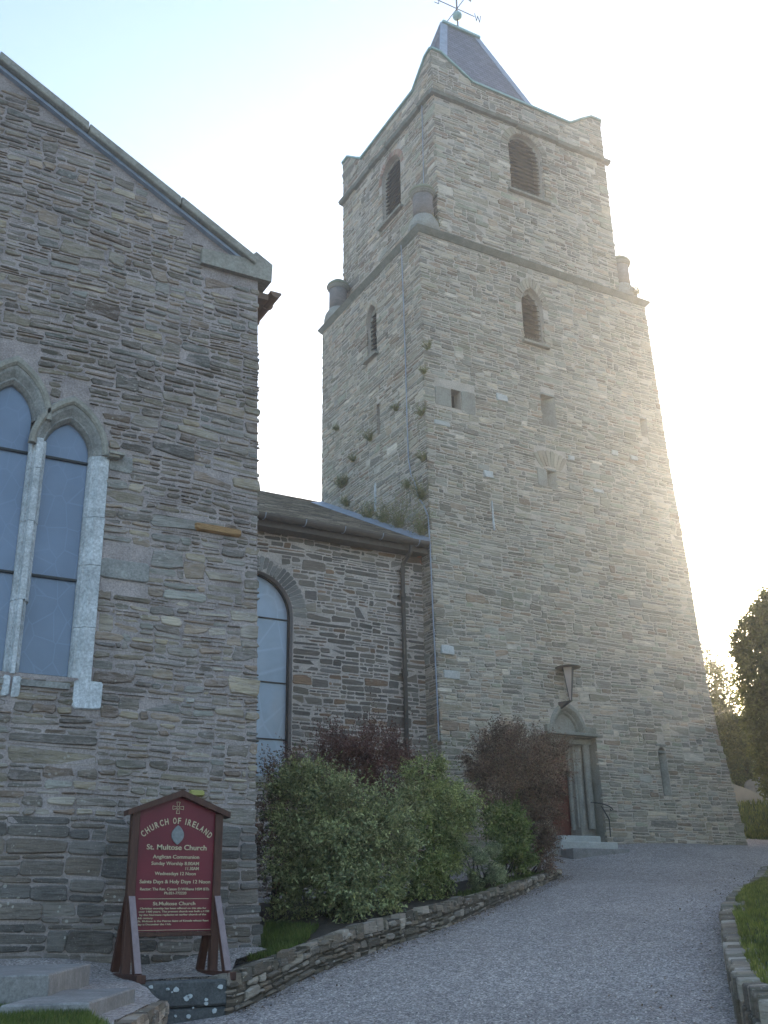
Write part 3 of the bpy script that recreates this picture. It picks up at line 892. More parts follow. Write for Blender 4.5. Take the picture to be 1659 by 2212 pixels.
# louvred openings
def louvre_window(name, P, o, n, count, brickmat, ring, nvs, sill_over, sd=.0):
    w = empty_part(name, tower)
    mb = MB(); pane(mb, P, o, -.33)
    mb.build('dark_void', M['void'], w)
    mb = MB()
    top = max(p[1] for p in o.path(-.04)); z = o.vb + .05
    step = (top - o.vb) / count
    for i in range(count):
        z = o.vb + step * (i + .3)
        c = o.cut(z + step * .5, z + step * .55, -.05)
        if not c: continue
        u0, u1 = c
        mb.hexa([P(u0, z, -.10), P(u1, z, -.10), P(u1, z + step * .75, -.27), P(u0, z + step * .75, -.27)], [P(u0, z + .022, -.09), P(u1, z + .022, -.09), P(u1, z + step * .75 + .022, -.26), P(u0, z + step * .75 + .022, -.26)])
    mb.build('louvre_slats', M['louvre'], w, recalc=True)
    mb = MB()
    sweep(mb, P, o, [(-.07, -.33), (-.07, -.15), (-.005, -.12), (-.003, -.33)], n=8)
    mb.build('stone_frame', M['grey_dressing'], w)
    mb = MB(); voussoirs(mb, P, o, 0.01, ring, nvs, rg, (.012, .03)); mb.build('arch_ring', brickmat, w)
    mb = MB()
    a = o.a + sill_over
    mb.hexa([P(o.o - a, o.vb - .09, .12), P(o.o + a, o.vb - .09, .12), P(o.o + a, o.vb - .09, -.33), P(o.o - a, o.vb - .09, -.33)], [P(o.o - a, o.vb - .03, .13), P(o.o + a, o.vb - .03, .13), P(o.o + a, o.vb + .02, -.33), P(o.o - a, o.vb + .02, -.33)])
    mb.build('sill', M['mossy_stone'], w, recalc=True)
    mb = MB()
    k = int(o.a * 2 / .055)
    for i in range(k):
        u = o.o - o.a + .04 + i * .055
        for dn in (.09, .04):
            p = Vector(P(u, o.vb - .02, dn)); q = p + Vector((rg.uniform(-.02, .02), rg.uniform(-.02, .02), .11))
            mb.tube([p, q], .003, 3)
    mb.build('bird_spikes', M['grey_dressing'], w)
    return w
def empty_part(name, parent):
    o = bpy.data.objects.new(name, None); o.empty_display_size = .2
    COL.objects.link(o); o.parent = parent; return o
louvre_window('belfry_opening', PUF, belf, 0, 15, M['vouss_tower'], .24, 26, .14)
w_ = louvre_window('belfry_opening', PUL, bell, 0, 15, M['brick'], .2, 24, .12)
louvre_window('louvred_opening', PF, mid_f, 0, 11, M['vouss_tower'], .22, 15, .08)
louvre_window('louvred_opening', PL, mid_l, 0, 11, M['vouss_tower'], .1, 11, .08)
# brick / stone piers beside the belfry opening
mb = MB()
for z in np.arange(belf.vb + .05, belf.vs, .125):
    for s_ in (1,):
        stone(mb, [(belf.o + belf.a + .012, z), (belf.o + belf.a + .02 + rg.uniform(.12, .26), z), (belf.o + belf.a + .02 + rg.uniform(.12, .26), z + .1), (belf.o + belf.a + .012, z + .1)], PUF, .05, .012, rg, 0, .04)
mb.build('jamb_stones', M['tower_stone'], tower)

# small slit windows with dressed stones
def small_window(P, o, d, blocks, mat='grey_dressing', split=False):
    w = empty_part('small_window', tower)
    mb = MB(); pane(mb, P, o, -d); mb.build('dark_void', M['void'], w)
    for (u0, u1, v0, v1) in blocks:
        mb = MB(); stone(mb, [(u0, v0), (u1, v0), (u1, v1), (u0, v1)], P, .022, .01, rg, 0, .01)
        mb.build('dressed_stone', M[mat], w, recalc=True)
    mb = MB()
    if split:      # splayed reveals that catch the light
        o0, o1, m_ = o.o - o.a, o.o + o.a, o.o
        mb.hexa([P(m_ - .02, o.vb, -d + .01), P(o1, o.vb, .012), P(o1, o.vb, -d + .01)], [P(m_ - .02, o.vs, -d + .01), P(o1, o.vs, .012), P(o1, o.vs, -d + .01)])
        mb.hexa([P(o0, o.vb, .012), P(o0 + .07, o.vb, -d + .01), P(o0, o.vb, -d + .01)], [P(o0, o.vs, .012), P(o0 + .07, o.vs, -d + .01), P(o0, o.vs, -d + .01)])
        mb.hexa([P(o0, o.vs, .012), P(o1, o.vs, .012), P(o1, o.vs - .03, -d), P(o0, o.vs - .03, -d)], [P(o0, o.vs + .05, .014), P(o1, o.vs + .05, .014), P(o1, o.vs + .05, -d), P(o0, o.vs + .05, -d)])
        mb.build('splayed_reveal', M[mat], w, recalc=True)
small_window(PF, winA, .3, [(12.52, 12.98, 11.96, 12.46), (13.30, 13.70, 11.9, 12.5)])
small_window(PF, winB, .28, [], split=True)
small_window(PF, winC, .25, [], split=True)
small_window(PF, winD, .2, [(15.50, 15.80, 10.34, 10.84)], split=True)
small_window(PL, sidesl, .25, [])
small_window(PF, slit, .2, [(18.36, 18.70, 3.98, 4.04)], split=True)
mb = MB()
for i in range(8):       # relieving fan over the small window
    t0 = -.62 + i * .155; t1 = t0 + .14
    c = (15.97, 10.45)
    stone(mb, [(c[0] + .5 * math.sin(t0), c[1] + .5 * math.cos(t0)), (c[0] + .5 * math.sin(t1), c[1] + .5 * math.cos(t1)), (c[0] + .98 * math.sin(t1), c[1] + .95 * math.cos(t1)), (c[0] + .98 * math.sin(t0), c[1] + .95 * math.cos(t0))], PF, .02, .008, rg, 0, .03)
mb.build('relieving_arch', M['vouss_tower'], tower)
mb = MB(); stone(mb, [(14.0, 8.85), (14.04, 8.85), (14.04, 9.64), (14.0, 9.64)], PF, .04, .004, rg)
mb.build('upright_strip', M['limestone'], tower)
mb = MB(); stone(mb, [(22.0, 9.95), (22.07, 9.95), (22.07, 10.75), (22.0, 10.75)], PL, .04, .004, rg)
mb.build('upright_strip', M['limestone'], tower)

# corner pinnacles
def pinnacle(cx, cy):
    t = empty_part('corner_pinnacle', tower)
    mb = MB(); mb.lathe((cx, cy, 17.1), [(.44, 0), (.44, .22), (.40, .42), (.32, .56), (.29, .62)], 20)
    mb.build('base', M['grey_dressing'], t, smooth=True)
    mb = MB(); mb.lathe((cx, cy, 17.7), [(.285, 0), (.28, .35), (.275, .78)], 20); mb.build('shaft', M['brickish'], t, smooth=True)
    mb = MB(); mb.lathe((cx, cy, 18.42), [(.28, 0), (.31, .02), (.315, .05), (.335, .06), (.345, .10)], 24); mb.build('collar', M['mossy_stone'], t)
    mb = MB(); mb.lathe((cx, cy, 18.53), [(.355, 0), (.36, .03), (.32, .11), (.22, .2), (.11, .26), (.03, .28)], 24); mb.build('cap', M['moss_cap'], t, smooth=True)
M['brickish'] = plain('reddish rough render', (.17, .145, .13), (.27, .225, .205), 7, .95, 0, .02, (1, 1, 1.6), .6)
pinnacle(12.62, 19.86); pinnacle(12.62, 24.95); pinnacle(19.57, 19.9)

# doorway
dw = empty_part('doorway', tower)
NB = -.62
mb = MB()
for i in range(9):
    u0 = 15.12 + i * .135
    mb.box((u0, YT + .5, 1.7), (u0 + .128, YT + .55, 3.98))
mb.box((15.1, YT + .552, 1.5), (16.4, YT + .58, 4.0))
dr = mb.build('door', M['door_wood'], dw)
for z in (2.2, 3.3):
    mb = MB(); mb.box((15.15, YT + .485, z), (16.1, YT + .498, z + .05)); mb.build('strap_hinge', M['iron'], dr)
mb = MB()
for s_, x0 in ((1, 16.09), (-1, 15.35)):
    for k, (r, dn) in enumerate(((.10, .22), (.07, .38), (.085, .06))):
        x = x0 + s_ * (.14, .02, .28)[k]
        mb.tube([(x, YT + dn, 2.0), (x, YT + dn, 3.9)], r, 10)
    mb.box((min(x0, x0 + s_ * .42), YT + .12, 1.5), (max(x0, x0 + s_ * .42), YT + .49, 2.05))
    mb.box((min(x0, x0 + s_ * .40), YT + .2, 2.05), (max(x0, x0 + s_ * .40), YT + .48, 3.95))
mb.build('moulded_jamb', M['grey_dressing'], dw)
mb = MB()
reveal(mb, lambda u, v, n: (u, YT - n if n < 0 else YT - flare(v) - n, v), [(14.94, 4.03), (14.94, 1.4)], .02, -.6, 0, False)
reveal(mb, lambda u, v, n: (u, YT - n if n < 0 else YT - flare(v) - n, v), [(16.50, 1.4), (16.50, 4.03)], .02, -.6, 0, False)
mb.box((14.95, YT - .02, 3.90), (16.49, YT + .6, 4.06))
mb.build('door_reveal', M['mossy_stone'], dw)
mb = MB()
mb.box((15.03, YT - flare(4) - .13, 4.05), (16.50, YT + .1, 4.12))
for (a, b) in ((15.03, 15.33), (16.12, 16.47)):
    mb.box((a, YT - flare(4) - .10, 4.122), (b, YT + .1, 4.26))
mb.build('lintel_moulding', M['mossy_stone'], dw, bevel=.012)
mb = MB()
sweep(mb, PF, tymp, [(-.08, -.16), (-.06, -.08), (-.02, -.08), (0, 0), (.03, .05), (.09, .06), (.13, .02), (.13, -.05)], bottom=4.12)
mb.build('arch_moulding', M['mossy_stone'], dw)
mb = MB(); pane(mb, PF, tymp, -.14); mb.build('tympanum', M['grey_dressing'], dw)

# lightning conductor down the left side
mb = MB()
pts = [on(*p, 0, XU - .04) for p in ((911, 225), (913, 300), (915, 395), (916, 408))]
mb.tube(pts, .014, 5)
zz = lambda a, b: (663.6 + .5 * a, 553 + .5 * b)
pts = [on(866, 530, 0, XT - .15)] + [on(*zz(*p), 0, XT - .05) for p in ((408, 0), (414, 150), (424, 450), (431, 700), (437, 880), (450, 950), (465, 985), (480, 1040), (505, 1080), (522, 1125))]
pts += [on(*p, 0, XT - .05) for p in ((929, 1180), (934, 1300), (938, 1383), (943, 1480), (948, 1600))]
mb.tube(pts, .016, 5)
mb.build('lightning_conductor', M['lead'], tower)

# ================================================================ WEATHER VANE
vc = Vector((15.95, RY, ZR1 + .05))
vane = empty('weather_vane', vc, 'iron weather vane with compass letters and a ball on the tower roof ridge', 'weather vane')
mb = MB(); mb.tube([vc, vc + Vector((0, 0, 2.3))], .028, 8); mb.build('pole', M['rust_iron'], vane)
mb = MB(); mb.lathe(vc + Vector((0, 0, .42)), [(.02, 0), (.1, .03), (.15, .1), (.165, .17), (.15, .24), (.1, .31), (.02, .34)], 20); mb.build('ball', M['copper'], vane, smooth=True)
ac = vc + Vector((0, 0, .93))
for nm, d in (('arm', (1, 0, 0)), ('arm', (0, 1, 0))):
    d = Vector(d); mb = MB(); mb.tube([ac - d * .72, ac + d * .72], .016, 6); mb.build('compass_arm', M['rust_iron'], vane)
def strokes(name, base, ux, lines, parent, s=.2, r=.014):
    mb = MB(); ux = Vector(ux)
    for a, b in lines: mb.tube([base + ux * a[0] * s + Vector((0, 0, a[1] * s)), base + ux * b[0] * s + Vector((0, 0, b[1] * s))], r, 5)
    return mb.build(name, M['rust_iron'], parent)
strokes('compass_letter', ac + Vector((-.74, 0, 0)), (-1, 0, 0), [((0, -.8), (0, .8)), ((0, .8), (.9, .8)), ((0, 0), (.75, 0)), ((0, -.8), (.9, -.8))], vane)
strokes('compass_letter', ac + Vector((.74, 0, 0)), (1, 0, 0), [((0, .8), (.3, -.8)), ((.3, -.8), (.62, .5)), ((.62, .5), (.95, -.8)), ((.95, -.8), (1.25, .8))], vane)
strokes('compass_letter', ac + Vector((0, -.74, 0)), (0, -1, 0), [((0, -.8), (0, .8)), ((0, .8), (1.0, -.8)), ((1.0, -.8), (1.0, .8))], vane)
strokes('compass_letter', ac + Vector((0, .74, 0)), (0, 1, 0), [((0, -.8), (.9, -.8)), ((.9, -.8), (.9, 0)), ((.9, 0), (0, 0)), ((0, 0), (0, .8)), ((0, .8), (.9, .8))], vane)
mb = MB(); v1 = vc + Vector((0, 0, 1.7))
mb.tube([v1 + Vector((-.6, 0, 0)), v1 + Vector((.6, 0, 0))], .016, 5)
mb.hexa([v1 + Vector((.25, -.006, 0)), v1 + Vector((.62, -.006, -.16)), v1 + Vector((.62, -.006, .16))], [v1 + Vector((.25, .006, 0)), v1 + Vector((.62, .006, -.16)), v1 + Vector((.62, .006, .16))])
mb.build('wind_arrow', M['rust_iron'], vane)

# ================================================================ NAVE
YN = 19.88
nave = empty('church_nave', (9.0, 22.0, .9), 'long low nave of coursed brown slate between the gabled wing and the tower', 'church')
def PN(u, v, n): return (u, YN - n, v)
nw = Opening(8.06, .90, 2.84, 6.2, .92)
mb = MB(); rg = random.Random(5)
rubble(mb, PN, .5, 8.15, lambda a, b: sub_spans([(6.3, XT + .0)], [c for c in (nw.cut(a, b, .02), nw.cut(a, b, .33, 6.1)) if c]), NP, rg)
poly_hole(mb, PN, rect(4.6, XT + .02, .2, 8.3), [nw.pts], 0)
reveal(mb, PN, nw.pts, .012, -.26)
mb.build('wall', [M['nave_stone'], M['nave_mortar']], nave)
def rz(y): return 8.31 + .523 * (y - 19.56)
nroof = slate_part('roof', [[(4.6, 19.5, rz(19.5)), (XT, 19.5, rz(19.5)), (XT, 25.23, rz(25.23)), (4.6, 25.23, rz(25.23))], [(4.6, 25.23, rz(25.23)), (14, 25.23, rz(25.23)), (14, 26.5, rz(26.5)), (4.6, 26.5, rz(26.5))],
                            [(14, 33.5, rz(19.5)), (4.6, 33.5, rz(19.5)), (4.6, 26.5, rz(26.5)), (14, 26.5, rz(26.5))]], M['nave_slate'], nave)
mb = MB(); rr_ = random.Random(8); yy = 19.47; 
while yy < 26.4:
    x = 4.6; y2 = min(yy + .185, 26.48)
    xe = XT if yy < 25.0 else 14
    while x < xe - .01:
        w2 = min(rr_.uniform(.22, .34), xe - x); j_ = rr_.uniform(0, .006)
        mb.hexa([(x + .002, yy, rz(yy) + .004), (x + w2 - .002, yy, rz(yy) + .004), (x + w2 - .002, y2, rz(y2) + .003), (x + .002, y2, rz(y2) + .003)], [(x + .002, yy - .01 * rr_.random(), rz(yy) + .022 + j_), (x + w2 - .002, yy - .01 * rr_.random(), rz(yy) + .022 + j_), (x + w2 - .002, y2, rz(y2) + .007), (x + .002, y2, rz(y2) + .007)])
        x += w2
    yy = y2
mb.build('slate_courses', M['slate_piece'], nroof)
mb = MB(); ny = 14
for i in range(ny):
    y0 = 19.52 + (25.2 - 19.52) * i / ny; y1 = 19.52 + (25.2 - 19.52) * (i + .98) / ny
    wv = .36
    mb.hexa([(XT - wv, y0, rz(y0) + .03), (XT + .0, y0, rz(y0) + .03), (XT, y1, rz(y1) + .03), (XT - wv, y1, rz(y1) + .03)], [(XT - wv, y0, rz(y0) + .044 + .003 * (i % 2)), (XT - .005, y0, rz(y0) + .13 + .003 * (i % 2)), (XT - .005, y1, rz(y1) + .13 + .003 * (i % 2)), (XT - wv, y1, rz(y1) + .044 + .003 * (i % 2))])
mb.build('lead_flashing', M['lead'], nroof, recalc=True)
mb = MB()
mb.box((4.6, 19.55, 8.02), (XT - .02, YN + .02, 8.26))
mb.build('eaves_board', M['gutter'], nave)
mb = MB()
prof = [(.11 * math.cos(t), .11 * math.sin(t)) for t in np.linspace(math.pi, 2 * math.pi, 9)]
for (a, b) in ((4.6, XT - .1),):
    ring0 = [(a, 19.43 + p[0], 8.24 + p[1]) for p in prof]; ring1 = [(b, 19.43 + p[0], 8.24 + p[1]) for p in prof]
    inn0 = [(a, 19.43 + p[0] * .9, 8.24 + p[1] * .9) for p in prof]; inn1 = [(b, 19.43 + p[0] * .9, 8.24 + p[1] * .9) for p in prof]
    k = len(prof)
    mb.add(ring0 + ring1, [(i, i + 1, k + i + 1, k + i) for i in range(k - 1)]); mb.add(inn0 + inn1, [(i, i + 1, k + i + 1, k + i) for i in range(k - 1)])
    mb.add(ring1, [tuple(range(k))])
gt = mb.build('gutter', M['gutter'], nave)
for x in np.arange(5.2, 12.2, .95):
    mb = MB(); mb.tube([(x, 19.43 + .118 * math.cos(t), 8.24 + .118 * math.sin(t)) for t in np.linspace(math.pi, 2 * math.pi, 8)], .012, 5)
    mb.build('gutter_bracket', M['lead'], gt)
mb = MB(); px_ = on(868.5, 1190, 1, YN - .1).x
mb.tube([(px_ + .05, 19.45, 8.12), (px_ + .05, 19.48, 7.98), (px_, YN - .12, 7.75), (px_, YN - .1, 7.6), (px_ + .0, YN - .1, 1.0)], .05, 10)
for z in (7.6, 7.0, 5.2, 3.4, 1.8): mb.tube([(px_, YN - .1, z - .05), (px_, YN - .1, z + .05)], .066, 10); mb.box((px_ - .1, YN - .07, z - .02), (px_ + .1, YN - .005, z + .02))
mb.build('downpipe', M['rust_iron'], nave)
ob_ = on(*((1100 + 1265 / 2.37) * .553, (1800 + 885 / 2.37) * .553), 1, YN)
mb = MB(); mb.lathe((ob_.x, YN - .06, ob_.z), [(.02, -.05), (.06, -.03), (.07, .02), (.05, .05), (.02, .06)], 10); mb.tube([(ob_.x + .09 + .07 * math.cos(t), YN - .04, ob_.z - .1 + .09 * math.sin(t)) for t in np.linspace(math.pi, 2 * math.pi, 7)], .008, 4)
mb.build('orange_fixture', plain('faded orange paint', (.42, .13, .07), (.5, .2, .12), 9, .7), nave)  # small orange bulb-shaped fixture on the nave wall
w = empty_part('arched_window', nave)
mb = MB(); pane(mb, PN, nw, -.2); mb.build('glass', M['glass_nave'], w)
mb = MB()
for z in (6.16, 4.79, 3.62): mb.box((nw.o - nw.a + .02, YN + .17, z - .012), (nw.o + nw.a - .02, YN + .195, z + .012))
sweep(mb, PN, nw, [(-.045, -.19), (-.045, -.15), (0, -.15), (0, -.19)]); mb.build('frame', M['rust_iron'], w)
mb = MB(); voussoirs(mb, PN, nw, .01, .33, 34, rg, (.006, .014)); mb.build('arch_ring', M['vouss'], w)
mb = MB(); mb.box((nw.o - nw.a - .1, YN - .05, nw.vb - .12), (nw.o + nw.a + .1, YN + .25, nw.vb)); mb.build('sill', M['grey_dressing'], w)

# ================================================================ GABLED WING
YG = 11.75
wing = empty('church_wing', (1.0, 15.0, -.2), 'dark rubble gable end of the church with tall pale framed lancet windows', 'church')
def PG(u, v, n): return (u, YG - n, v)
XG = [(-1, 4.99), (-.2, 4.975), (1.0, 4.86), (2.6, 4.84), (8.5, 4.68)]
APX, APZ = -1.0, 11.60
def gtop(u): return 8.60 + (4.68 - u) * .54 if u >= APX else gtop(2 * APX - u)
lanR = Opening(2.345, .265, 2.64, 5.36, .40)
lanL = Opening(1.64, .265, 2.64, 5.68, .43)
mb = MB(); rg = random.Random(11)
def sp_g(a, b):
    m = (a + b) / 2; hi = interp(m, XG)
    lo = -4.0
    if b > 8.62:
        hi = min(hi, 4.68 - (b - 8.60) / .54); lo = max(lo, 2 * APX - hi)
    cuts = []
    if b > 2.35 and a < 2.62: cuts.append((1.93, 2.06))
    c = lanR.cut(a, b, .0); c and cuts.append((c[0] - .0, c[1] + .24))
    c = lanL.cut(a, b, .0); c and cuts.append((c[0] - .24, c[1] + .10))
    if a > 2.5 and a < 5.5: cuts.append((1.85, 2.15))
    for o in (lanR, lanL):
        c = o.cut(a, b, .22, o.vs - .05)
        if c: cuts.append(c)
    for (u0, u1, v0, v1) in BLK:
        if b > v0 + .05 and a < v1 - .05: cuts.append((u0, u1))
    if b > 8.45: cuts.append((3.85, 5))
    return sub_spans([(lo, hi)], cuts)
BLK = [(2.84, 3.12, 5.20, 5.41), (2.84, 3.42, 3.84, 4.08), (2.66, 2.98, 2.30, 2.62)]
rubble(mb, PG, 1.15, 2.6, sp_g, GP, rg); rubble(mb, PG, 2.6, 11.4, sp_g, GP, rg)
nf = len(mb.m)
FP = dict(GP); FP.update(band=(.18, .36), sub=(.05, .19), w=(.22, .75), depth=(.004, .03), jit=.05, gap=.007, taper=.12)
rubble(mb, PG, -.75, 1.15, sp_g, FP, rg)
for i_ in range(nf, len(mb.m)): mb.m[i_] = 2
hl = lanL.path(.11, 12); hr = lanR.path(.11, 12)
ia = max(range(len(hl)), key=lambda i: hl[i][1])
cutu = 1.99
hole_u = hl[:ia + 1] + [p for p in hl[ia + 1:] if p[0] < cutu - .01 and p[1] > 5.5] + [(cutu, 5.62)] + [p for i, p in enumerate(hr) if p[0] > cutu + .01 and (i > 1 or p[1] > 5.62)]
poly_hole(mb, PG, [(-7.0, -1), (4.99, -1), (4.975, -.2), (4.86, 1.0), (4.84, 2.6), (4.68, 8.6), (APX, gtop(APX) + .0), (-6.68, 8.6)], [hole_u], -.003)
mb.add([(4.975, YG, -1), (4.86, YG, 1), (4.84, YG, 2.6), (4.68, YG, 8.6), (4.68, 19.9, 8.6), (4.84, 19.9, 2.6), (4.86, 19.9, 1), (4.975, 19.9, -1)], [(0, 1, 6, 7), (1, 2, 5, 6), (2, 3, 4, 5)], 1)
mb.add([(-6.9, YG, -1), (-6.68, YG, 8.6), (-6.68, 19.9, 8.6), (-6.9, 19.9, -1)], [(0, 1, 2, 3)], 1)
mb.build('wall', [M['gable_stone'], M['gable_mortar'], M['footing_shade_stone']], wing)
slate_part('roof', [[(5.02, 19.9, 8.42), (5.02, 12.2, 8.42), (APX, 12.2, 11.67), (APX, 19.9, 11.67)][::-1], [(-7.02, 12.2, 8.42), (-7.02, 19.9, 8.42), (APX, 19.9, 11.67), (APX, 12.2, 11.67)]], M['nave_slate'], wing)
# coping slabs, lead strip, kneeler
mb = MB()
def cz(u): return 8.74 + (4.60 - u) * .54
ends = [4.60, 3.48, 2.16, .93, -.3, APX]
for a, b in zip(ends, ends[1:]):
    t = rg.uniform(.0, .02)
    for m_ in (1, -1):
        A = a if m_ == 1 else 2 * APX - a; B = (b + .012) if m_ == 1 else 2 * APX - b - .012
        mb.hexa([(A, YG - .13, cz(a) - .10 + t), (B, YG - .13, cz(b) - .10 + t), (B, YG + .5, cz(b) - .10 + t), (A, YG + .5, cz(a) - .10 + t)], [(A, YG - .13, cz(a) + .03 + t), (B, YG - .13, cz(b) + .03 + t), (B, YG + .5, cz(b) + .07 + t), (A, YG + .5, cz(a) + .07 + t)])
cp = mb.build('gable_coping', M['grey_dressing'], wing, bevel=.012)
mb = MB()
for a, b in zip(np.linspace(4.5, APX, 12), list(np.linspace(4.5, APX, 12))[1:]):
    mb.hexa([(a, YG - .075, cz(a) - .17), (b + .004, YG - .075, cz(b) - .17), (b + .004, YG + .02, cz(b) - .17), (a, YG + .02, cz(a) - .17)], [(a, YG - .05, cz(a) - .10), (b + .004, YG - .05, cz(b) - .10), (b + .004, YG + .02, cz(b) - .10), (a, YG + .02, cz(a) - .10)])
mb.build('lead_strip', M['lead'], cp, recalc=True)
mb = MB()
kn = [(3.83, 8.45), (4.86, 8.455), (4.87, 8.74), (4.62, 8.88), (4.50, 8.74), (4.2, 8.70), (3.83, 8.68)]
mb.hexa([(u, YG - .075, v) for u, v in kn], [(u, YG + .5, v) for u, v in kn]); mb.build('kneeler', M['grey_dressing'], wing, recalc=True)
mb = MB()
x0, z0 = 5.03, 8.47
pr = [(.085 * math.cos(t), .085 * math.sin(t)) for t in np.linspace(math.pi, 2 * math.pi, 9)]
k = len(pr)
mb.add([(x0 + p[0], 11.9, z0 + p[1]) for p in pr] + [(x0 + p[0], 19.0, z0 + p[1]) for p in pr], [(i, i + 1, k + i + 1, k + i) for i in range(k - 1)] + [tuple(range(k))])
for y in (12.25, 12.75, 13.6, 14.5): mb.tube([(x0 + .095 * math.cos(t), y, z0 + .095 * math.sin(t)) for t in np.linspace(math.pi, 2 * math.pi, 8)], .012, 5)
mb.box((4.70, 11.95, 8.33), (4.93, 19, 8.43))
mb.build('gutter', M['gutter_copper'] if 'gutter_copper' in M else M['gutter'], wing)
# lancets
for o, nm in ((lanR, 'shorter'), (lanL, 'taller')):
    w = empty_part('lancet_window', wing)
    mb = MB(); pane(mb, PG, o, -.15); mb.build('glass', M['glass_gable'], w)
    mb = MB(); pane(mb, PG, o, -.17 if o is lanR else -.18, .13); mb.build('rebate', M['limestone_dirty'], w)
    for z in (5.28, 3.80, 2.656):
        mb = MB(); mb.box((o.o - o.a + .002, YG + .12, z - .014), (o.o + o.a - .002, YG + .145, z + .014))
        mb.build('glazing_bar', M['iron'], w)
    mb = MB(); sweep(mb, PG, o, [(0, -.16), (.004, -.10), (.03, -.045), (.045, -.05), (.10, .012), (.13, .02), (.13, -.04)], arch_only=True, n=12)
    mb.build('arch_moulding', M['limestone_dirty'], w)
    mb = MB(); sweep(mb, PG, o, [(.125, -.02), (.13, .035), (.15, .06), (.185, .06), (.205, .03), (.205, -.03)], arch_only=True, n=12)
    mb.build('hood_mould', M['grey_dressing'], w)
    mb = MB()     # sloped sill
    mb.hexa([PG(o.o - o.a, 2.50, .03), PG(o.o + o.a, 2.50, .03), PG(o.o + o.a, 2.50, -.2), PG(o.o - o.a, 2.50, -.2)], [PG(o.o - o.a, 2.56, .035), PG(o.o + o.a, 2.56, .035), PG(o.o + o.a, 2.65, -.2), PG(o.o - o.a, 2.65, -.2)])
    mb.build('sill', M['dark_sill'] if 'dark_sill' in M else M['limestone_dirty'], w, recalc=True)
    # jambs in blocks
    mb = MB()
    def jamb(u0, u1, za, zb, side):
        z = za; mb = MB()
        while z < zb - .05:
            h = min(rg.uniform(.5, .95), zb - z)
            wv = rg.uniform(-.02, .03)
            a_, b_ = (u0, u1 + wv) if side >= 0 else (u0 - wv, u1)
            if side == 1: pf = [(a_, -.16), (a_ + .004, -.10), (a_ + .03, -.045), (a_ + .05, -.045), (a_ + .11, .012), (b_, .018), (b_ + .01, -.03)]
            elif side == -1: pf = [(b_, -.16), (b_ - .004, -.10), (b_ - .03, -.045), (b_ - .05, -.045), (b_ - .11, .012), (a_, .018), (a_ - .01, -.03)]
            else: pf = [(a_, -.16), (a_ + .004, -.10), (a_ + .03, -.05), (a_ + .05, -.055), (a_ + .065, .022), (b_ - .065, .022), (b_ - .05, -.055), (b_ - .03, -.05), (b_ - .004, -.1), (b_, -.16)]
            k_ = len(pf)
            mb.add([PG(p[0], z + .003, p[1]) for p in pf] + [PG(p[0], z + h - .003, p[1]) for p in pf], [(i, i + 1, k_ + i + 1, k_ + i) for i in range(k_ - 1)] + [tuple(range(k_)), tuple(range(k_, 2 * k_))])
            z += h
        mb.build('limestone_jamb', M['limestone'], w)
    if o is lanR:
        jamb(o.o + o.a, o.o + o.a + .23, 2.42, 5.36, 1)
        for (u0, u1, v0, v1) in BLK:
            mb = MB(); stone(mb, [(u0, v0), (u1, v0), (u1, v1), (u0, v1)], PG, .02, .012, rg, 0, .02); mb.build('limestone_block', M['limestone' if v0 < 3 else 'limestone_dirty'], w)
    else:
        jamb(1.905, 2.08, 2.62, 5.44, 0)
        for u0, u1 in ((1.895, 1.978), (1.998, 2.09)):
            mb = MB(); stone(mb, [(u0, 2.36), (u1, 2.38), (u1, 2.60), (u0, 2.60)], PG, .025, .01, rg, 0, .04); mb.build('limestone_block', M['limestone'], w)
        jamb(1.14, 1.375, 2.42, 5.68, -1)
    if o is lanR:
        mb = MB()
        for z, d in ((5.39, .15), (5.36, .12)): mb.box((2.80 if z > 5.37 else 2.80, YG - d, z - .03), (2.98 if z > 5.37 else 2.93, YG, z))
        mb.build('label_stop', M['grey_dressing'], w)
# odd coloured stones in the gable
mb = MB()
for px, py, w_s, h_s, mi in ((850, 2072, .62, .10, 0), (570, 1020, .0, 0, 0)):
    if w_s == 0: continue
    p = on(px * .553, py * .553, 1, YG)
    stone(mb, [(p.x - w_s / 2, p.z - h_s / 2), (p.x + w_s / 2, p.z - h_s / 2), (p.x + w_s / 2, p.z + h_s / 2), (p.x - w_s / 2, p.z + h_s / 2)], PG, .062, .015, rg, 0, .05)
p = on(424, 1713, 1, YG)
mb.build('rusty_stone', M['rust_stone'] if 'rust_stone' in M else M['brick'], wing)
mb = MB(); stone(mb, [(p.x - .085, p.z - .04), (p.x + .085, p.z - .04), (p.x + .085, p.z + .03), (p.x - .085, p.z + .03)], PG, .065, .012, rg, 0, .02)
mb.build('yellow_stone', plain('yellow lichened stone', (.30, .28, .08), (.38, .35, .13), 9, .9), wing)
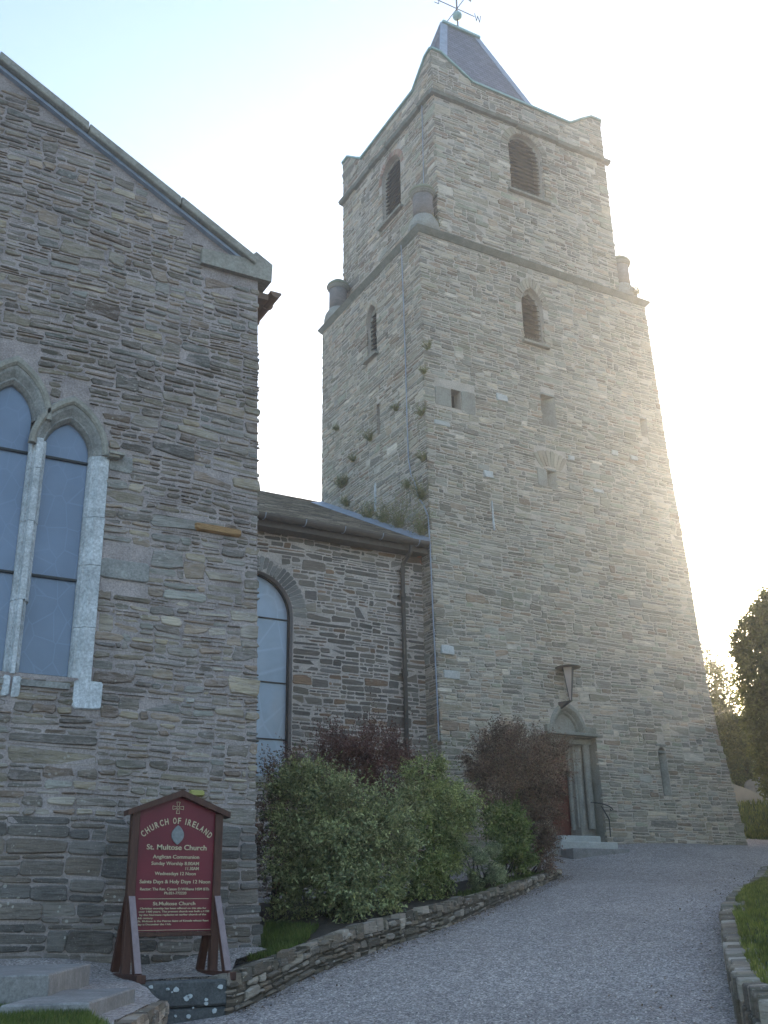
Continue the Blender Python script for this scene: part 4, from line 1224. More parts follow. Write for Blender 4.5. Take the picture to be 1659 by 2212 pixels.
# ================================================================ NOTICE BOARD
YS = 10.872
board = empty('notice_board', (3.63, YS, -.40), 'crimson church notice board in a gabled brown timber frame below the gable wall', 'notice board')
mb = MB()
mb.hexa([(3.21, YS + .01, 0), (4.06, YS + .01, 0), (4.06, YS + .01, 1.15), (3.65, YS + .01, 1.31), (3.21, YS + .01, 1.15)], [(3.21, YS + .035, 0), (4.06, YS + .035, 0), (4.06, YS + .035, 1.15), (3.65, YS + .035, 1.31), (3.21, YS + .035, 1.15)])
panel = mb.build('panel', M['sign_red'], board, recalc=True)
for x0, x1, nm in ((3.155, 3.235, 'post'), (4.045, 4.125, 'post')):
    mb = MB(); mb.box((x0, YS - .03, -.38), (x1, YS + .06, 1.14)); mb.build(nm, M['timber'], board, bevel=.005)
mb = MB()
for a, b in (((3.10, 1.12), (3.655, 1.345)), ((4.19, 1.125), (3.655, 1.345))):
    d = .04
    mb.hexa([(a[0], YS - .07, a[1] - .025), (b[0], YS - .07, b[1] - .045), (b[0], YS + .10, b[1] - .045), (a[0], YS + .10, a[1] - .025)], [(a[0], YS - .07, a[1] + .03), (b[0], YS - .07, b[1] + .02), (b[0], YS + .10, b[1] + .02), (a[0], YS + .10, a[1] + .03)])
mb.build('roof_rail', M['timber'], board, recalc=True)
mb = MB(); mb.box((3.237, YS - .02, -.045), (4.043, YS + .05, -.003)); mb.build('bottom_rail', M['timber'], board, bevel=.004)
for x0, x1 in ((3.16, 3.23), (4.05, 4.12)):
    mb = MB()
    mb.hexa([(x0, YS - .42, -.37), (x1, YS - .42, -.37), (x1, YS - .34, -.37), (x0, YS - .34, -.37)], [(x0, YS - .05, .33), (x1, YS - .05, .33), (x1, YS - .032, .33), (x0, YS - .032, .33)])
    mb.hexa([(x0, YS + .42, -.37), (x1, YS + .42, -.37), (x1, YS + .34, -.37), (x0, YS + .34, -.37)], [(x0, YS + .09, .33), (x1, YS + .09, .33), (x1, YS + .062, .33), (x0, YS + .062, .33)])
    lg = mb.build('brace', M['timber'], board, recalc=True)
    mb = MB()
    mb.hexa([(x0 + .003, YS - .425, -.36), (x1 - .003, YS - .425, -.36), (x1 - .003, YS - .421, -.36), (x0 + .003, YS - .421, -.36)], [(x0 + .003, YS - .055, .33), (x1 - .003, YS - .055, .33), (x1 - .003, YS - .051, .33), (x0 + .003, YS - .051, .33)])
    mb.build('brace_skylit_face', M['timber_skylit'], lg, recalc=True)  # thin sheet that paints the brace front as lit by the sky
    mb = MB(); mb.box((x0 - .01, YS - .52, -.445), (x1 + .01, YS + .5, -.372)); mb.build('foot', M['timber'], board, bevel=.005)
for x in (3.0,): pass
yt = YS + .004

def text_part(txt, x0, x1, zb, cap, parent, name='lettering', mat='gold', bold=.012, y=yt):
    cu = bpy.data.curves.new('t', 'FONT'); cu.body = txt; cu.size = 1; cu.offset = bold; cu.extrude = .01; cu.resolution_u = 3
    ob = bpy.data.objects.new('t', cu); COL.objects.link(ob)
    me = bpy.data.meshes.new_from_object(ob.evaluated_get(bpy.context.evaluated_depsgraph_get()))
    bpy.data.objects.remove(ob); bpy.data.curves.remove(cu)
    co = np.array([v.co[:] for v in me.vertices]); mn = co[:, 0].min(); mx = co[:, 0].max()
    sx = (x1 - x0) / (mx - mn); sz = cap / .73
    org = parent.location
    for v in me.vertices:
        v.co = Vector((x0 + (v.co.x - mn) * sx - org.x, y - v.co.z * .2 - org.y, zb + v.co.y * sz - org.z))
    me.name = name; me.materials.append(M[mat])
    return me
def join_text(name, meshes, parent, mat='gold'):
    mb = MB()
    org = parent.location
    for me in meshes:
        mb.add([tuple(v.co + org) for v in me.vertices], [tuple(p.vertices) for p in me.polygons]); bpy.data.meshes.remove(me)
    return mb.build(name, M[mat], parent)
for t in (('St. Multose Church', 3.33, 3.965, .775, .052), ('Anglican Communion', 3.40, 3.89, .69, .036), ('Sunday Worship 8.00AM', 3.39, 3.89, .627, .034),
          ('11.30AM', 3.75, 3.89, .58, .032), ('Wednesdays 12 Noon', 3.43, 3.86, .53, .033), ('Saints Days & Holy Days 12 Noon', 3.28, 4.02, .452, .035),
          ('Rector: The Rev. Canon D.Williams HSM BTh', 3.29, 4.01, .385, .027), ('Ph.021-772220', 3.54, 3.77, .347, .026), ('St.Multose Church', 3.43, 3.87, .245, .034)):
    join_text('lettering', [text_part(*t, board, bold=.013)], board)
small = [('Christian worship has been offered on this site for', 3.30, 3.99, .208), ('over 1400 years. The present church was built c.1190', 3.29, 4.02, .178),
         ('by the Normans replacing an earlier church of the', 3.30, 3.99, .148), ('6th century.', 3.285, 3.44, .118), ('St. Multose is the Patron Saint of Kinsale whose feast', 3.285, 4.02, .09), ('day is December the 11th.', 3.285, 3.63, .06)]
join_text('small_print', [text_part(t, a, b, z, .018, board, bold=.02) for t, a, b, z in small], board)
# arched title
ms = []; txt = 'CHURCH OF IRELAND'; cx, czc, Rr = 3.64, .532, .50
wd = {'I': .55, ' ': .6, 'L': .85, 'F': .85, 'E': .9}
tot = sum(wd.get(c, 1) for c in txt); a = R(45); pos = 0
for ch in txt:
    w_ = wd.get(ch, 1)
    if ch != ' ':
        th = a - 2 * a * (pos + w_ / 2) / tot; hw = Rr * 2 * a / tot * w_ * (.37 if ch != 'I' else .17)
        me = text_part(ch, -hw, hw, 0, .062, board, bold=.02)
        for v in me.vertices:
            p = v.co + board.location
            x = p.x; z = p.z + .0
            rr = Rr + z
            v.co = Vector((cx + rr * math.sin(-th) + x * math.cos(th), p.y, czc + rr * math.cos(th) + x * math.sin(th))) - board.location
        ms.append(me)
    pos += w_
join_text('arched_title', ms, board)
mb = MB()
for k in range(4):
    an = k * math.pi / 2; c_, s_ = math.cos(an), math.sin(an)
    def q(x, z): return (3.638 + x * c_ - z * s_, yt, 1.19 + x * s_ + z * c_)
    loop = [q(-.008, .012), q(-.018, .058), q(.018, .058), q(.008, .012)]
    for i in range(4): mb.tube([loop[i], loop[(i + 1) % 4]], .0032, 4)
mb.build('cross_emblem', M['gold'], board)
mb = MB(); n = 14; pl = []
for i in range(n + 1):
    t = i / n; z = .825 + .19 * t; pl.append((.065 * math.sin(math.pi * t) ** .8 if 0 < t < 1 else 0, z))
outl = [(3.645 + x, z) for x, z in pl] + [(3.645 - x, z) for x, z in pl[::-1][1:-1]]
mb.hexa([(x, YS - .012, z) for x, z in outl], [(x, YS + .008, z) for x, z in outl]); mb.build('plaque', M['slateplaque'], board, recalc=True)
mb = MB(); mb.box((3.28, YS + .002, .303), (4.01, YS + .008, .308)); mb.build('divider_line', M['gold'], board)
mb = MB(); mb.box((3.212, YS + .003, .012), (4.058, YS + .0095, .016)); mb.build('edge_line', M['gold'], board)

# ================================================================ WALL LAMP over the door
lb = on(1222, 1518, 1, YT - .28); lt = on(1233, 1437, 1, YT - .45)
lx, lz0, lz1 = (lb.x + lt.x) / 2, lb.z, lt.z
lamp = empty('wall_lamp', (lx, YT - .05, lz0 - .1), 'tapering iron and glass lantern on a bracket over the tower doorway', 'lantern')
mb = MB()
mb.hexa([(lx - .16, YT - flare(4.6) - .0, lz0 - .13), (lx - .10, YT - flare(4.6), lz0 - .13), (lx - .10, YT - flare(4.6) - .05, lz0 - .13), (lx - .16, YT - flare(4.6) - .05, lz0 - .13)],
        [(lx - .16, YT - flare(4.6), lz0 + .03), (lx - .10, YT - flare(4.6), lz0 + .03), (lx + .04, YT - .44, lz0 + .03), (lx - .04, YT - .44, lz0 + .03)])
mb.build('bracket', M['iron'], lamp, recalc=True)
c0 = (lx, YT - .40, 0)
mb = MB(); mb.lathe((c0[0], c0[1], lz0 + .03), [(.025, 0), (.03, .12), (.15, lz1 - lz0 - .09)], 4); mb.build('glass', M['frosted'], lamp)
mb = MB()
for k in range(4):
    t = 2 * math.pi * k / 4
    mb.tube([(c0[0] + .03 * math.cos(t), c0[1] + .03 * math.sin(t), lz0 + .02), (c0[0] + .158 * math.cos(t), c0[1] + .158 * math.sin(t), lz1 - .04)], .011, 5)
mb.build('cage', M['iron'], lamp)
mb = MB(); mb.lathe((c0[0], c0[1], lz1 - .06), [(.29, 0), (.30, .015), (.2, .04), (.03, .07)], 28); mb.build('cap', M['rust_iron'], lamp)

# ================================================================ DOOR STEPS and HANDRAIL
def slab(name, pts, z0, z1, mat, label, group=None, cat='step', bevel=.012):
    mb = MB(); mb.hexa([(x, y, z0) for x, y in pts], [(x, y, z1) for x, y in pts])
    o = mb.build(name, M[mat], None, recalc=True, bevel=bevel); return tag(o, label, cat, group)
zs1 = on(1220, 1804, 1, 19.1).z; zs2 = on(1230, 1817, 1, 18.72).z; zs3 = on(1250, 1832, 1, 18.3).z
a = on(1214, 1812, 1, 19.1).x; b = on(1298, 1812, 1, 19.1).x
slab('door_step', [(a, 19.1), (b, 19.1), (b, 20.1), (a, 20.1)], .8, zs1, 'step_stone', 'pale top step against the tower door')
a = on(1212, 1830, 1, 18.72).x; b = on(1335, 1825, 1, 18.72).x
slab('door_step', [(a, 18.72), (b, 18.72), (b, 19.24), (a, 19.24)], .8, zs2, 'step_stone', 'wider pale middle step below the tower door')
a = on(1241, 1850, 1, 18.25).x; b = on(1359, 1832, 1, 18.3).x
slab('door_step', [(a, 18.28), (b, 18.28), (b, 18.71), (a, 18.71)], .6, zs3, 'concrete', 'low worn bottom slab of the tower door steps')
rail = empty('handrail', (16.8, 19.0, zs2), 'thin black iron handrail with a scrolled end beside the tower door steps', 'handrail')
mb = MB(); Yr = 18.95
pp = [on(*p, 1, Yr) for p in ((1319, 1808), (1316, 1770), (1299, 1741))]
mb.tube(pp, .014, 6)
pp2 = [on(1277, 1733, 1, YT - .1)] + [on(*p, 1, Yr) for p in ((1300, 1736), (1315, 1741), (1321, 1745), (1324, 1749), (1320, 1751), (1318, 1747))]
mb.tube(pp2, .013, 6); mb.build('rail', M['iron'], rail)

# ================================================================ LEFT FOREGROUND: terrace, corner block, bed wall
def zplane(px, py, z):
    v = ray(px, py); return v * (z / v.z)
def P2(p): return (p.x, p.y)
rg = random.Random(3)
tp = [(-9, 11.9, -.12), (4.97, 11.9, -.17), (4.6, 10.9, -.30), (4.0, 10.55, -.415), (3.2, 10.45, -.425), (3.0, 9.6, -.44), (2.9, 8.75, -.50), (2.2, 6.8, -.50), (0.2, 2.2, -.55), (-9, 2.2, -.5)]
mb = MB()
def terr(x, y):
    w_ = 0; s_ = 0
    for a, b, z in [(-9, 11.9, -.12), (2.3, 11.8, -.22), (4.97, 11.9, -.17), (4.1, 10.6, -.41), (3.15, 10.4, -.42), (2.6, 9.6, -.42), (2.7, 8.7, -.49), (2.1, 7.4, -.48), (1.2, 6.5, -.47), (0, 9, -.36), (0.2, 2.2, -.6), (-6, 5, -.4)]:
        k = 1 / ((x - a) ** 2 + (y - b) ** 2 + .05) ** 1.6; w_ += k; s_ += k * z
    return s_ / w_ + .008 * noise.noise(Vector((x * 4, y * 4, 2)))
wl0 = zplane(359, 2163, -.50); wl1 = zplane(282, 2212, -.50); wlb = zplane(300, 2163, -.5)
edge = [(4.55, 11.4), (4.12, 10.62), (3.15, 10.5), (2.98, 9.6), (wl0.x - .03, wl0.y + .05), (wl1.x - .1, wl1.y), (wl1.x * .35, wl1.y * .35)]
def xright(y):
    if y > 11.4: return 4.9
    for (a, b), (c, d) in zip(edge, edge[1:]):
        if d <= y <= b: return a + (c - a) * (b - y) / (b - d + 1e-9)
    return edge[-1][0]
ys_ = np.linspace(2.3, 11.85, 90); nxx = 70
for y in ys_:
    xr = xright(y)
    for i in range(nxx):
        t = i / (nxx - 1); x = -9 + (xr + 9) * (1 - (1 - t) ** 2.2)
        mb.v.append((x, y, terr(x, y)))
for j in range(len(ys_) - 1):
    for i in range(nxx - 1):
        mb.f.append([j * nxx + i, j * nxx + i + 1, (j + 1) * nxx + i + 1, (j + 1) * nxx + i]); mb.m.append(0)
n0 = len(mb.v)
for y in ys_: mb.v.append((xright(y), y, -1.7))
for j in range(len(ys_) - 1):
    mb.f.append([j * nxx + nxx - 1, (j + 1) * nxx + nxx - 1, n0 + j + 1, n0 + j]); mb.m.append(0)
o = mb.build('gravel_terrace', M['gravel'], None, smooth=True); tag(o, 'gravel terrace at the foot of the gable wall', 'terrace', kind='structure')

# two wide concrete steps
f1 = zplane(108, 2104, -.25); b1 = zplane(196, 2081, -.25)
dx = (b1 - f1)
slab('concrete_step', [(f1.x, f1.y), (b1.x, b1.y), (b1.x - 2.2, b1.y + .55), (f1.x - 2.6, f1.y + .25)][::1], -.6, -.25, 'concrete', 'upper grey concrete step at the left edge', None, 'step', .01)
f2 = zplane(194, 2165, -.385); b2 = zplane(293, 2133, -.385)
slab('concrete_step', [(f2.x, f2.y), (b2.x, b2.y), (b2.x - .55, b2.y + .12), (f2.x - .5, f2.y + .1)], -.7, -.385, 'concrete', 'lower grey concrete step left of the dark corner block', None, 'step', .01)
# low rubble retaining wall end in the bottom left corner
low = empty('low_wall', (wl0.x, wl0.y, -1.4), 'low rubble wall edging the gravel in the bottom left corner', 'wall')
mb = MB()
A = Vector((wl0.x, wl0.y)); B = Vector((wl1.x, wl1.y)) ; d = (B - A).normalized()
B = A + d * 4.5
nrm = Vector((d.y, -d.x)); nrm = nrm if nrm.x > 0 else -nrm
def PW(u, v, n): p = A + d * u + nrm * n; return (p.x, p.y, v)
WP = dict(band=(.14, .2), sub=(.06, .12), w=(.12, .3), gap=.006, depth=(.005, .03), warp=.02, jit=.08, bev=.012, over=.01)
rubble(mb, PW, -1.35, -.50, lambda a, b: [(0, 4.2)], WP, rg)
mb.add([PW(0, -1.6, 0), PW(4.2, -1.6, 0), PW(4.2, -.51, 0), PW(0, -.51, 0), PW(0, -1.6, -.22), PW(4.2, -1.6, -.22), PW(4.2, -.51, -.22), PW(0, -.51, -.22)], [(0, 1, 2, 3), (4, 5, 6, 7), (3, 2, 6, 7), (0, 3, 7, 4)], 1)
A2 = Vector((wl0.x, wl0.y)); d2 = (Vector(P2(zplane(264, 2163, -.5))) - A2).normalized()
def PW2(u, v, n): p = A2 + d2 * u - Vector((d2.y, -d2.x)) * n; return (p.x, p.y, v)
rubble(mb, PW2, -1.0, -.50, lambda a, b: [(0, .55)], WP, rg)
u = 0
while u < 4:
    w_ = rg.uniform(.15, .3)
    mb.hexa([PW(u, -.53, .02), PW(u + w_ - .01, -.53, .02), PW(u + w_ - .01, -.53, -.2), PW(u, -.53, -.2)], [PW(u, -.49 + rg.uniform(-.01, .01), .01), PW(u + w_ - .01, -.49, .01), PW(u + w_ - .01, -.49, -.2), PW(u, -.49, -.2)])
    u += w_
mb.build('wall', [M['bed_stone'], M['bed_mortar']], low) if 'bed_stone' in M else None

# bed wall with its big corner block
bedwall = empty('bed_wall', (4.1, 10.4, -.9), 'long low lichened rubble wall holding up the shrub bed beside the path', 'wall')
mb = MB()
blk = []
fx0 = zplane(303, 2120, -.42); fx1 = WTOP[0]
for k, (u0, u1) in enumerate(((fx0.x - .05, fx1.x + .02),)):
    for z0, z1 in ((-.66, -.43), (-.95, -.67)):
        dxx = rg.uniform(-.01, .01)
        mb.hexa([(u0, fx1.y - .0, z0), (u1 + dxx, fx1.y, z0), (u1 + .2, fx1.y + .42, z0), (u0, fx1.y + .42, z0)], [(u0, fx1.y + .01, z1), (u1 + dxx, fx1.y + .01, z1), (u1 + .2, fx1.y + .42, z1), (u0, fx1.y + .42, z1)])
cb = mb.build('corner_block', M['dark_block'], bedwall, bevel=.02)
mb = MB()
for _ in range(16):
    u = rg.uniform(fx0.x, fx1.x - .03); z = -.47 - abs(rg.gauss(0, .13)) ; r = rg.uniform(.008, .035)
    if z < -.9: continue
    n_ = 9; pts = [(u + r * rg.uniform(.7, 1.2) * math.cos(t), fx1.y - .008, z + r * rg.uniform(.6, 1.0) * math.sin(t)) for t in np.linspace(0, 2 * math.pi, n_, endpoint=False)]
    mb.add([(p[0], p[1] - .001, p[2]) for p in pts] + [(p[0], p[1] + .012, p[2]) for p in pts], [tuple(range(n_))] + [(i, (i + 1) % n_, n_ + (i + 1) % n_, n_ + i) for i in range(n_)])
mb.build('lichen_patch', M['lichen'], cb)

# chain of the wall along the path
top = [Vector((p.x, p.y, p.z)) for p in WTOP]; base = [Vector((p.x, p.y, p.z)) for p in WBASE]
bx = [p.x for p in base]; bz = [p.z for p in base]
def basez(x): return float(np.interp(x, bx, bz))
S = [0]
for a, b in zip(top, top[1:]): S.append(S[-1] + (Vector((b.x, b.y)) - Vector((a.x, a.y))).length)
def on_wall(s):
    for i in range(len(S) - 1):
        if s <= S[i + 1] or i == len(S) - 2:
            t = (s - S[i]) / (S[i + 1] - S[i]); a, b = top[i], top[i + 1]
            p = a + (b - a) * t; dd = (b - a); dd = Vector((dd.x, dd.y)).normalized()
            return p, Vector((dd.y, -dd.x))
LW = S[-1] + .25
def PB(u, v, n):                      # v is 0..1 of the local wall height
    p, nr = on_wall(min(u, LW)); zb = basez(p.x) - .06
    return (p.x + nr.x * n, p.y + nr.y * n, zb + (p.z - zb) * v)
def hloc(u):
    p, nr = on_wall(min(u, LW)); return p.z - basez(p.x) + .06
def PBm(u, v, n): return PB(u, v / hloc(u), n)
def sp_bed(a, b):
    out = []; cur = None; k_ = 160
    for i_ in range(k_ + 1):
        u_ = LW * i_ / k_
        if hloc(u_) > b - .05:
            if cur is None: cur = u_
        elif cur is not None: out.append((cur, u_)); cur = None
    if cur is not None: out.append((cur, LW))
    return [(p_, q_) for p_, q_ in out if q_ - p_ > .15]
BP = dict(band=(.10, .17), sub=(.035, .11), w=(.06, .26), gap=.007, depth=(.0, .045), warp=.03, jit=.16, bev=.012, over=.01, taper=.35)
mb = MB()
rubble(mb, PBm, -.02, .44, sp_bed, BP, rg)
u = 0
while u < LW:
    w_ = rg.uniform(.05, .2); z_ = 1 + rg.uniform(-.10, .14); zz2 = z_ + rg.uniform(-.06, .06); nf_ = rg.uniform(.0, .03); zl = rg.uniform(.72, .86)
    mb.add([PB(u + .004, zl, nf_ + .01), PB(u + w_ - .004, zl, nf_ + .01), PB(u + w_ - .012, zz2, nf_), PB(u + .012, z_, nf_), PB(u + .004, zl, -.13), PB(u + w_ - .004, zl, -.13), PB(u + w_ - .01, zz2 - .03, -.12), PB(u + .01, z_ - .03, -.12)],
           [(0, 1, 2, 3), (3, 2, 6, 7), (0, 3, 7, 4), (1, 5, 6, 2)], 0)
    w3 = rg.uniform(.08, .2)
    mb.add([PB(u, .8, -.12), PB(u + w3, .8, -.12), PB(u + w3, 1 + rg.uniform(-.08, .06), -.12), PB(u, 1 + rg.uniform(-.08, .06), -.12), PB(u, .8, -.28), PB(u + w3, .8, -.28), PB(u + w3, .96, -.27), PB(u, .96, -.27)], [(0, 1, 2, 3), (3, 2, 6, 7), (0, 3, 7, 4), (1, 5, 6, 2)], 0)
    u += w_
k = 60
ring = []
for i in range(k + 1):
    s_ = LW * i / k; ring += [PB(s_, -.2, 0), PB(s_, .93, 0), PB(s_, .93, -.27)]
mb.add(ring, [(3 * i + j, 3 * i + 3 + j, 3 * i + 4 + j, 3 * i + 1 + j) for i in range(k) for j in (0, 1)], 1)
mb.build('wall', [M['bed_stone'], M['bed_mortar']], bedwall)

# soil of the bed between wall and church
mb = MB(); k = 60; rows = 16
def back_pt(t):
    tab = [(0, (4.6, 11.6)), (.08, (4.98, 12.2)), (.25, (5.0, 19.0)), (.45, (8.5, 19.9)), (.8, (12.25, 19.9)), (1, (15.2, 19.4))]
    for (a_, p), (b_, q) in zip(tab, tab[1:]):
        if t <= b_:
            f = (t - a_) / (b_ - a_); return (p[0] + (q[0] - p[0]) * f, p[1] + (q[1] - p[1]) * f)
    return tab[-1][1]
for i in range(k + 1):
    t = i / k; p, nr = on_wall(LW * t); p = p - Vector((nr.x, nr.y, 0)) * .2
    q = back_pt(t)
    for j in range(rows + 1):
        s_ = j / rows
        x = p.x + (q[0] - p.x) * s_; y = p.y + (q[1] - p.y) * s_
        zb_ = max(p.z - .04, 0) if False else p.z - .05
        dist = math.hypot(x - p.x, y - p.y)
        mb.v.append((x, y, zb_ + .10 * (1 - math.exp(-dist)) + .04 * dist * .5 + .03 * noise.noise(Vector((x * 3, y * 3, 0)))))
for i in range(k):
    for j in range(rows):
        a_ = i * (rows + 1) + j
        mb.f.append([a_, a_ + 1, a_ + rows + 2, a_ + rows + 1]); mb.m.append(0)
bedv = np.array([tuple(v) for v in mb.v])
o = mb.build('bed_soil', M['soil'], None, smooth=True); tag(o, 'dark soil of the shrub bed', 'soil', kind='structure')
def bedz(x, y):
    i = ((bedv[:, 0] - x) ** 2 + (bedv[:, 1] - y) ** 2).argmin(); return float(bedv[i, 2])

# ================================================================ RIGHT: lawn with its stone edge
edge_r = [(p.x, p.y) for p in (az_at(1659, 1884, 25), az_at(1640, 1895, 22.8), az_at(1594, 1945, 18.2), az_at(1569, 2005, 15), az_at(1567, 2035, 13.8), az_at(1573, 2065, 12.9), az_at(1582, 2130, 11.8), az_at(1604, 2212, 10.3), az_at(1665, 2300, 8.8))]
edge_r += [(edge_r[-1][0] + .8, edge_r[-1][1] - 2.2), (9.5, 1.0)]
es = [0]
for a, b in zip(edge_r, edge_r[1:]): es.append(es[-1] + math.hypot(b[0] - a[0], b[1] - a[1]))
LR = es[-1]
def on_edge(s):
    x = float(np.interp(s, es, [p[0] for p in edge_r])); y = float(np.interp(s, es, [p[1] for p in edge_r]))
    x2 = float(np.interp(min(s + .1, LR), es, [p[0] for p in edge_r])); y2 = float(np.interp(min(s + .1, LR), es, [p[1] for p in edge_r]))
    x1 = float(np.interp(max(s - .1, 0), es, [p[0] for p in edge_r])); y1 = float(np.interp(max(s - .1, 0), es, [p[1] for p in edge_r]))
    d = Vector((x2 - x1, y2 - y1)).normalized(); return x, y, Vector((-d.y, d.x))      # normal towards the lawn
h_tab = [(0, .02), (4, .05), (7, .12), (10, .22), (12, .30), (16, .42), (40, .5)]
def edge_h(s): return interp(s, h_tab)
mb = MB(); s_ = 1.0
x, y, nn = on_edge(5)
if nn.x < 0: SG = -1
else: SG = 1
while s_ < LR - .3:
    w_ = rg.uniform(.09, .22); h_ = edge_h(s_)
    for lay in range(2 if h_ > .15 else 1):
        z0f, z1f = (-.1, h_ * .55) if (lay == 0 and h_ > .15) else ((h_ * .56 if h_ > .15 else -.1), h_ + rg.uniform(-.015, .03))
        if lay == 0 and h_ <= .15: z0f = -.1
        dpt = rg.uniform(.0, .05); q = []
        for ss in (s_ + .006, s_ + w_ - .006):
            x, y, nr = on_edge(ss); nr = nr * SG; g = gz(x, y)
            q.append(((x - nr.x * dpt, y - nr.y * dpt), (x + nr.x * .26, y + nr.y * .26), g))
        (a0, a1, g0), (b0, b1, g1) = q
        r_ = .012
        mb.hexa([(a0[0], a0[1], g0 + z0f), (b0[0], b0[1], g1 + z0f), (b1[0], b1[1], g1 + z0f), (a1[0], a1[1], g0 + z0f)],
                [(a0[0], a0[1], g0 + z1f - r_ * rg.random()), (b0[0], b0[1], g1 + z1f - r_ * rg.random()), (b1[0], b1[1], g1 + z1f), (a1[0], a1[1], g0 + z1f)])
    s_ += w_
o = mb.build('lawn_edge_wall', M['bed_stone'], None, recalc=True, bevel=.012); tag(o, 'curved low stone edging wall round the lawn on the right', 'wall')
def lawn_base():
    mb = MB(); k = 60; rows = 24
    for i in range(k + 1):
        s_ = LR * i / k; x, y, nr = on_edge(s_); nr = nr * SG
        for j in range(rows + 1):
            dd = .16 + (j / rows) ** 1.8 * 26
            # fan out to the right
            X = x + (nr.x * .55 + .55) * dd; Y = y + (nr.y * .55 + .08) * dd
            z = gz(min(X, 40), min(max(Y, -5), 40)) + edge_h(s_) - .03 + .25 * (1 - math.exp(-dd * .35)) + .04 * noise.noise(Vector((X * .7, Y * .7, 3)))
            mb.v.append((X, Y, z))
    for i in range(k):
        for j in range(rows):
            a_ = i * (rows + 1) + j
            mb.f.append([a_, a_ + 1, a_ + rows + 2, a_ + rows + 1]); mb.m.append(0)
    pts = np.array([tuple(v) for v in mb.v])
    o = mb.build('lawn', M['grassbase'], None, smooth=True); tag(o, 'lawn on the right', 'lawn', kind='structure')
    return pts
lawn_pts = lawn_base()

# ---------------------------------------------------------------- leaves and grass
class Leaves:
    def __init__(s): s.v = []; s.n = 0
    def leaf(s, p, d, up, ln, w):
        side = d.cross(up)
        if side.length < 1e-4: side = Vector((1, 0, 0))
        side.normalize(); nrm = side.cross(d).normalized()
        m = p + d * ln * .45
        s.v += [p, m + side * w * .5 + nrm * ln * .06, p + d * ln, m - side * w * .5 + nrm * ln * .06]
    def build(s, name, mat, parent):
        org = Vector(parent.location) if parent is not None and parent.parent is None else Vector((0, 0, 0))
        me = bpy.data.meshes.new(name); n = len(s.v) // 4
        co = np.array([tuple(v) for v in s.v], dtype=np.float32) - np.array(org[:], dtype=np.float32)
        me.vertices.add(4 * n); me.vertices.foreach_set('co', co.ravel())
        me.loops.add(4 * n); me.loops.foreach_set('vertex_index', np.arange(4 * n, dtype=np.int32))
        me.polygons.add(n); me.polygons.foreach_set('loop_start', np.arange(0, 4 * n, 4, dtype=np.int32)); me.polygons.foreach_set('loop_total', np.full(n, 4, dtype=np.int32))
        me.materials.append(mat); me.update(calc_edges=True)
        o = bpy.data.objects.new(name, me)
        if parent is None: COL.objects.link(o)
        else: link(o, parent)
        return o


def rvec(rg):
    while True:
        v = Vector((rg.uniform(-1, 1), rg.uniform(-1, 1), rg.uniform(-1, 1)))
        if .1 < v.length < 1: return v.normalized()


def shrub(label, base, lobes, nspray, leafmat, ll=.035, lw=.018, slen=.28, per=12, group=None, spiky=0.0, droop=0.0, name='shrub', cat='shrub', seed=1, clump=.5, inner=.35, stems=7, part='foliage', bark='bark', nogo=None):
    rg = random.Random(seed)
    root = empty(name, base, label, cat, group)
    vols = [l[3] * l[4] * l[5] for l in lobes]; tv = sum(v ** .67 for v in vols)
    L = Leaves(); twigs = MB()
    for li, (cx, cy, cz_, rx, ry, rz_) in enumerate(lobes):
        cnt = int(nspray * vols[li] ** .67 / tv)
        ncl = max(6, int(rx * rz_ * 62))
        cds = [rvec(rg) for _ in range(ncl)]; crs = [rg.uniform(.74, 1.18) for _ in cds]
        for k in range(cnt):
            ci = rg.randrange(ncl); dr0 = cds[ci]
            inn = rg.random() < inner
            dr = (dr0 + rvec(rg) * rg.uniform(0, .36) * (1 - clump * .35)).normalized() if not inn else rvec(rg)
            if dr.z < -.5 and rg.random() < .6: dr.z = -dr.z
            nz = noise.noise(dr * 2.6 + Vector((li * 3.1, seed, 0)))
            fall = 1 - (dr - dr0).length * .95
            rad = crs[ci] * fall * rg.uniform(.86, 1.0) if not inn else rg.uniform(.4, .85)
            p = Vector((cx + dr.x * rx * rad, cy + dr.y * ry * rad, cz_ + dr.z * rz_ * rad))
            if nogo and nogo(p): continue
            if p.z < base[2] - .05: continue
            d = (dr * (1.0 + spiky) + Vector((0, 0, .5 + spiky - droop)) + rvec(rg) * .6).normalized()
            sl = slen * rg.uniform(.5, 1.3) * (1 + spiky * (dr.z > .3)) * (1.7 if rg.random() < .12 else 1)
            cur = p.copy(); dd = d.copy(); m_ = per
            for q in range(m_):
                cur = cur + dd * sl / m_
                dd = (dd + Vector((0, 0, -.05 - droop * .12)) + rvec(rg) * .10).normalized()
                ld = (dd * .7 + rvec(rg)).normalized()
                L.leaf(cur, ld, (rvec(rg) + dr * .8 + Vector((0, 0, .7))).normalized(), ll * rg.uniform(.45, 1.5), lw * rg.uniform(.6, 1.3))
    L.build(part, leafmat, root)
    mb = MB(); b = Vector(base)
    for i in range(stems):
        l = lobes[rg.randrange(len(lobes))]
        tgt = Vector((l[0] + rg.uniform(-.6, .6) * l[3], l[1] + rg.uniform(-.6, .6) * l[4], l[2] + rg.uniform(0, .6) * l[5]))
        s0 = b + Vector((rg.uniform(-.15, .15), rg.uniform(-.15, .15), -.05)); mid = (s0 + tgt) / 2 + rvec(rg) * .1
        mb.tube([s0, mid, tgt], [.022, .014, .005], 5)
    mb.build('stems', M[bark], root)
    return root

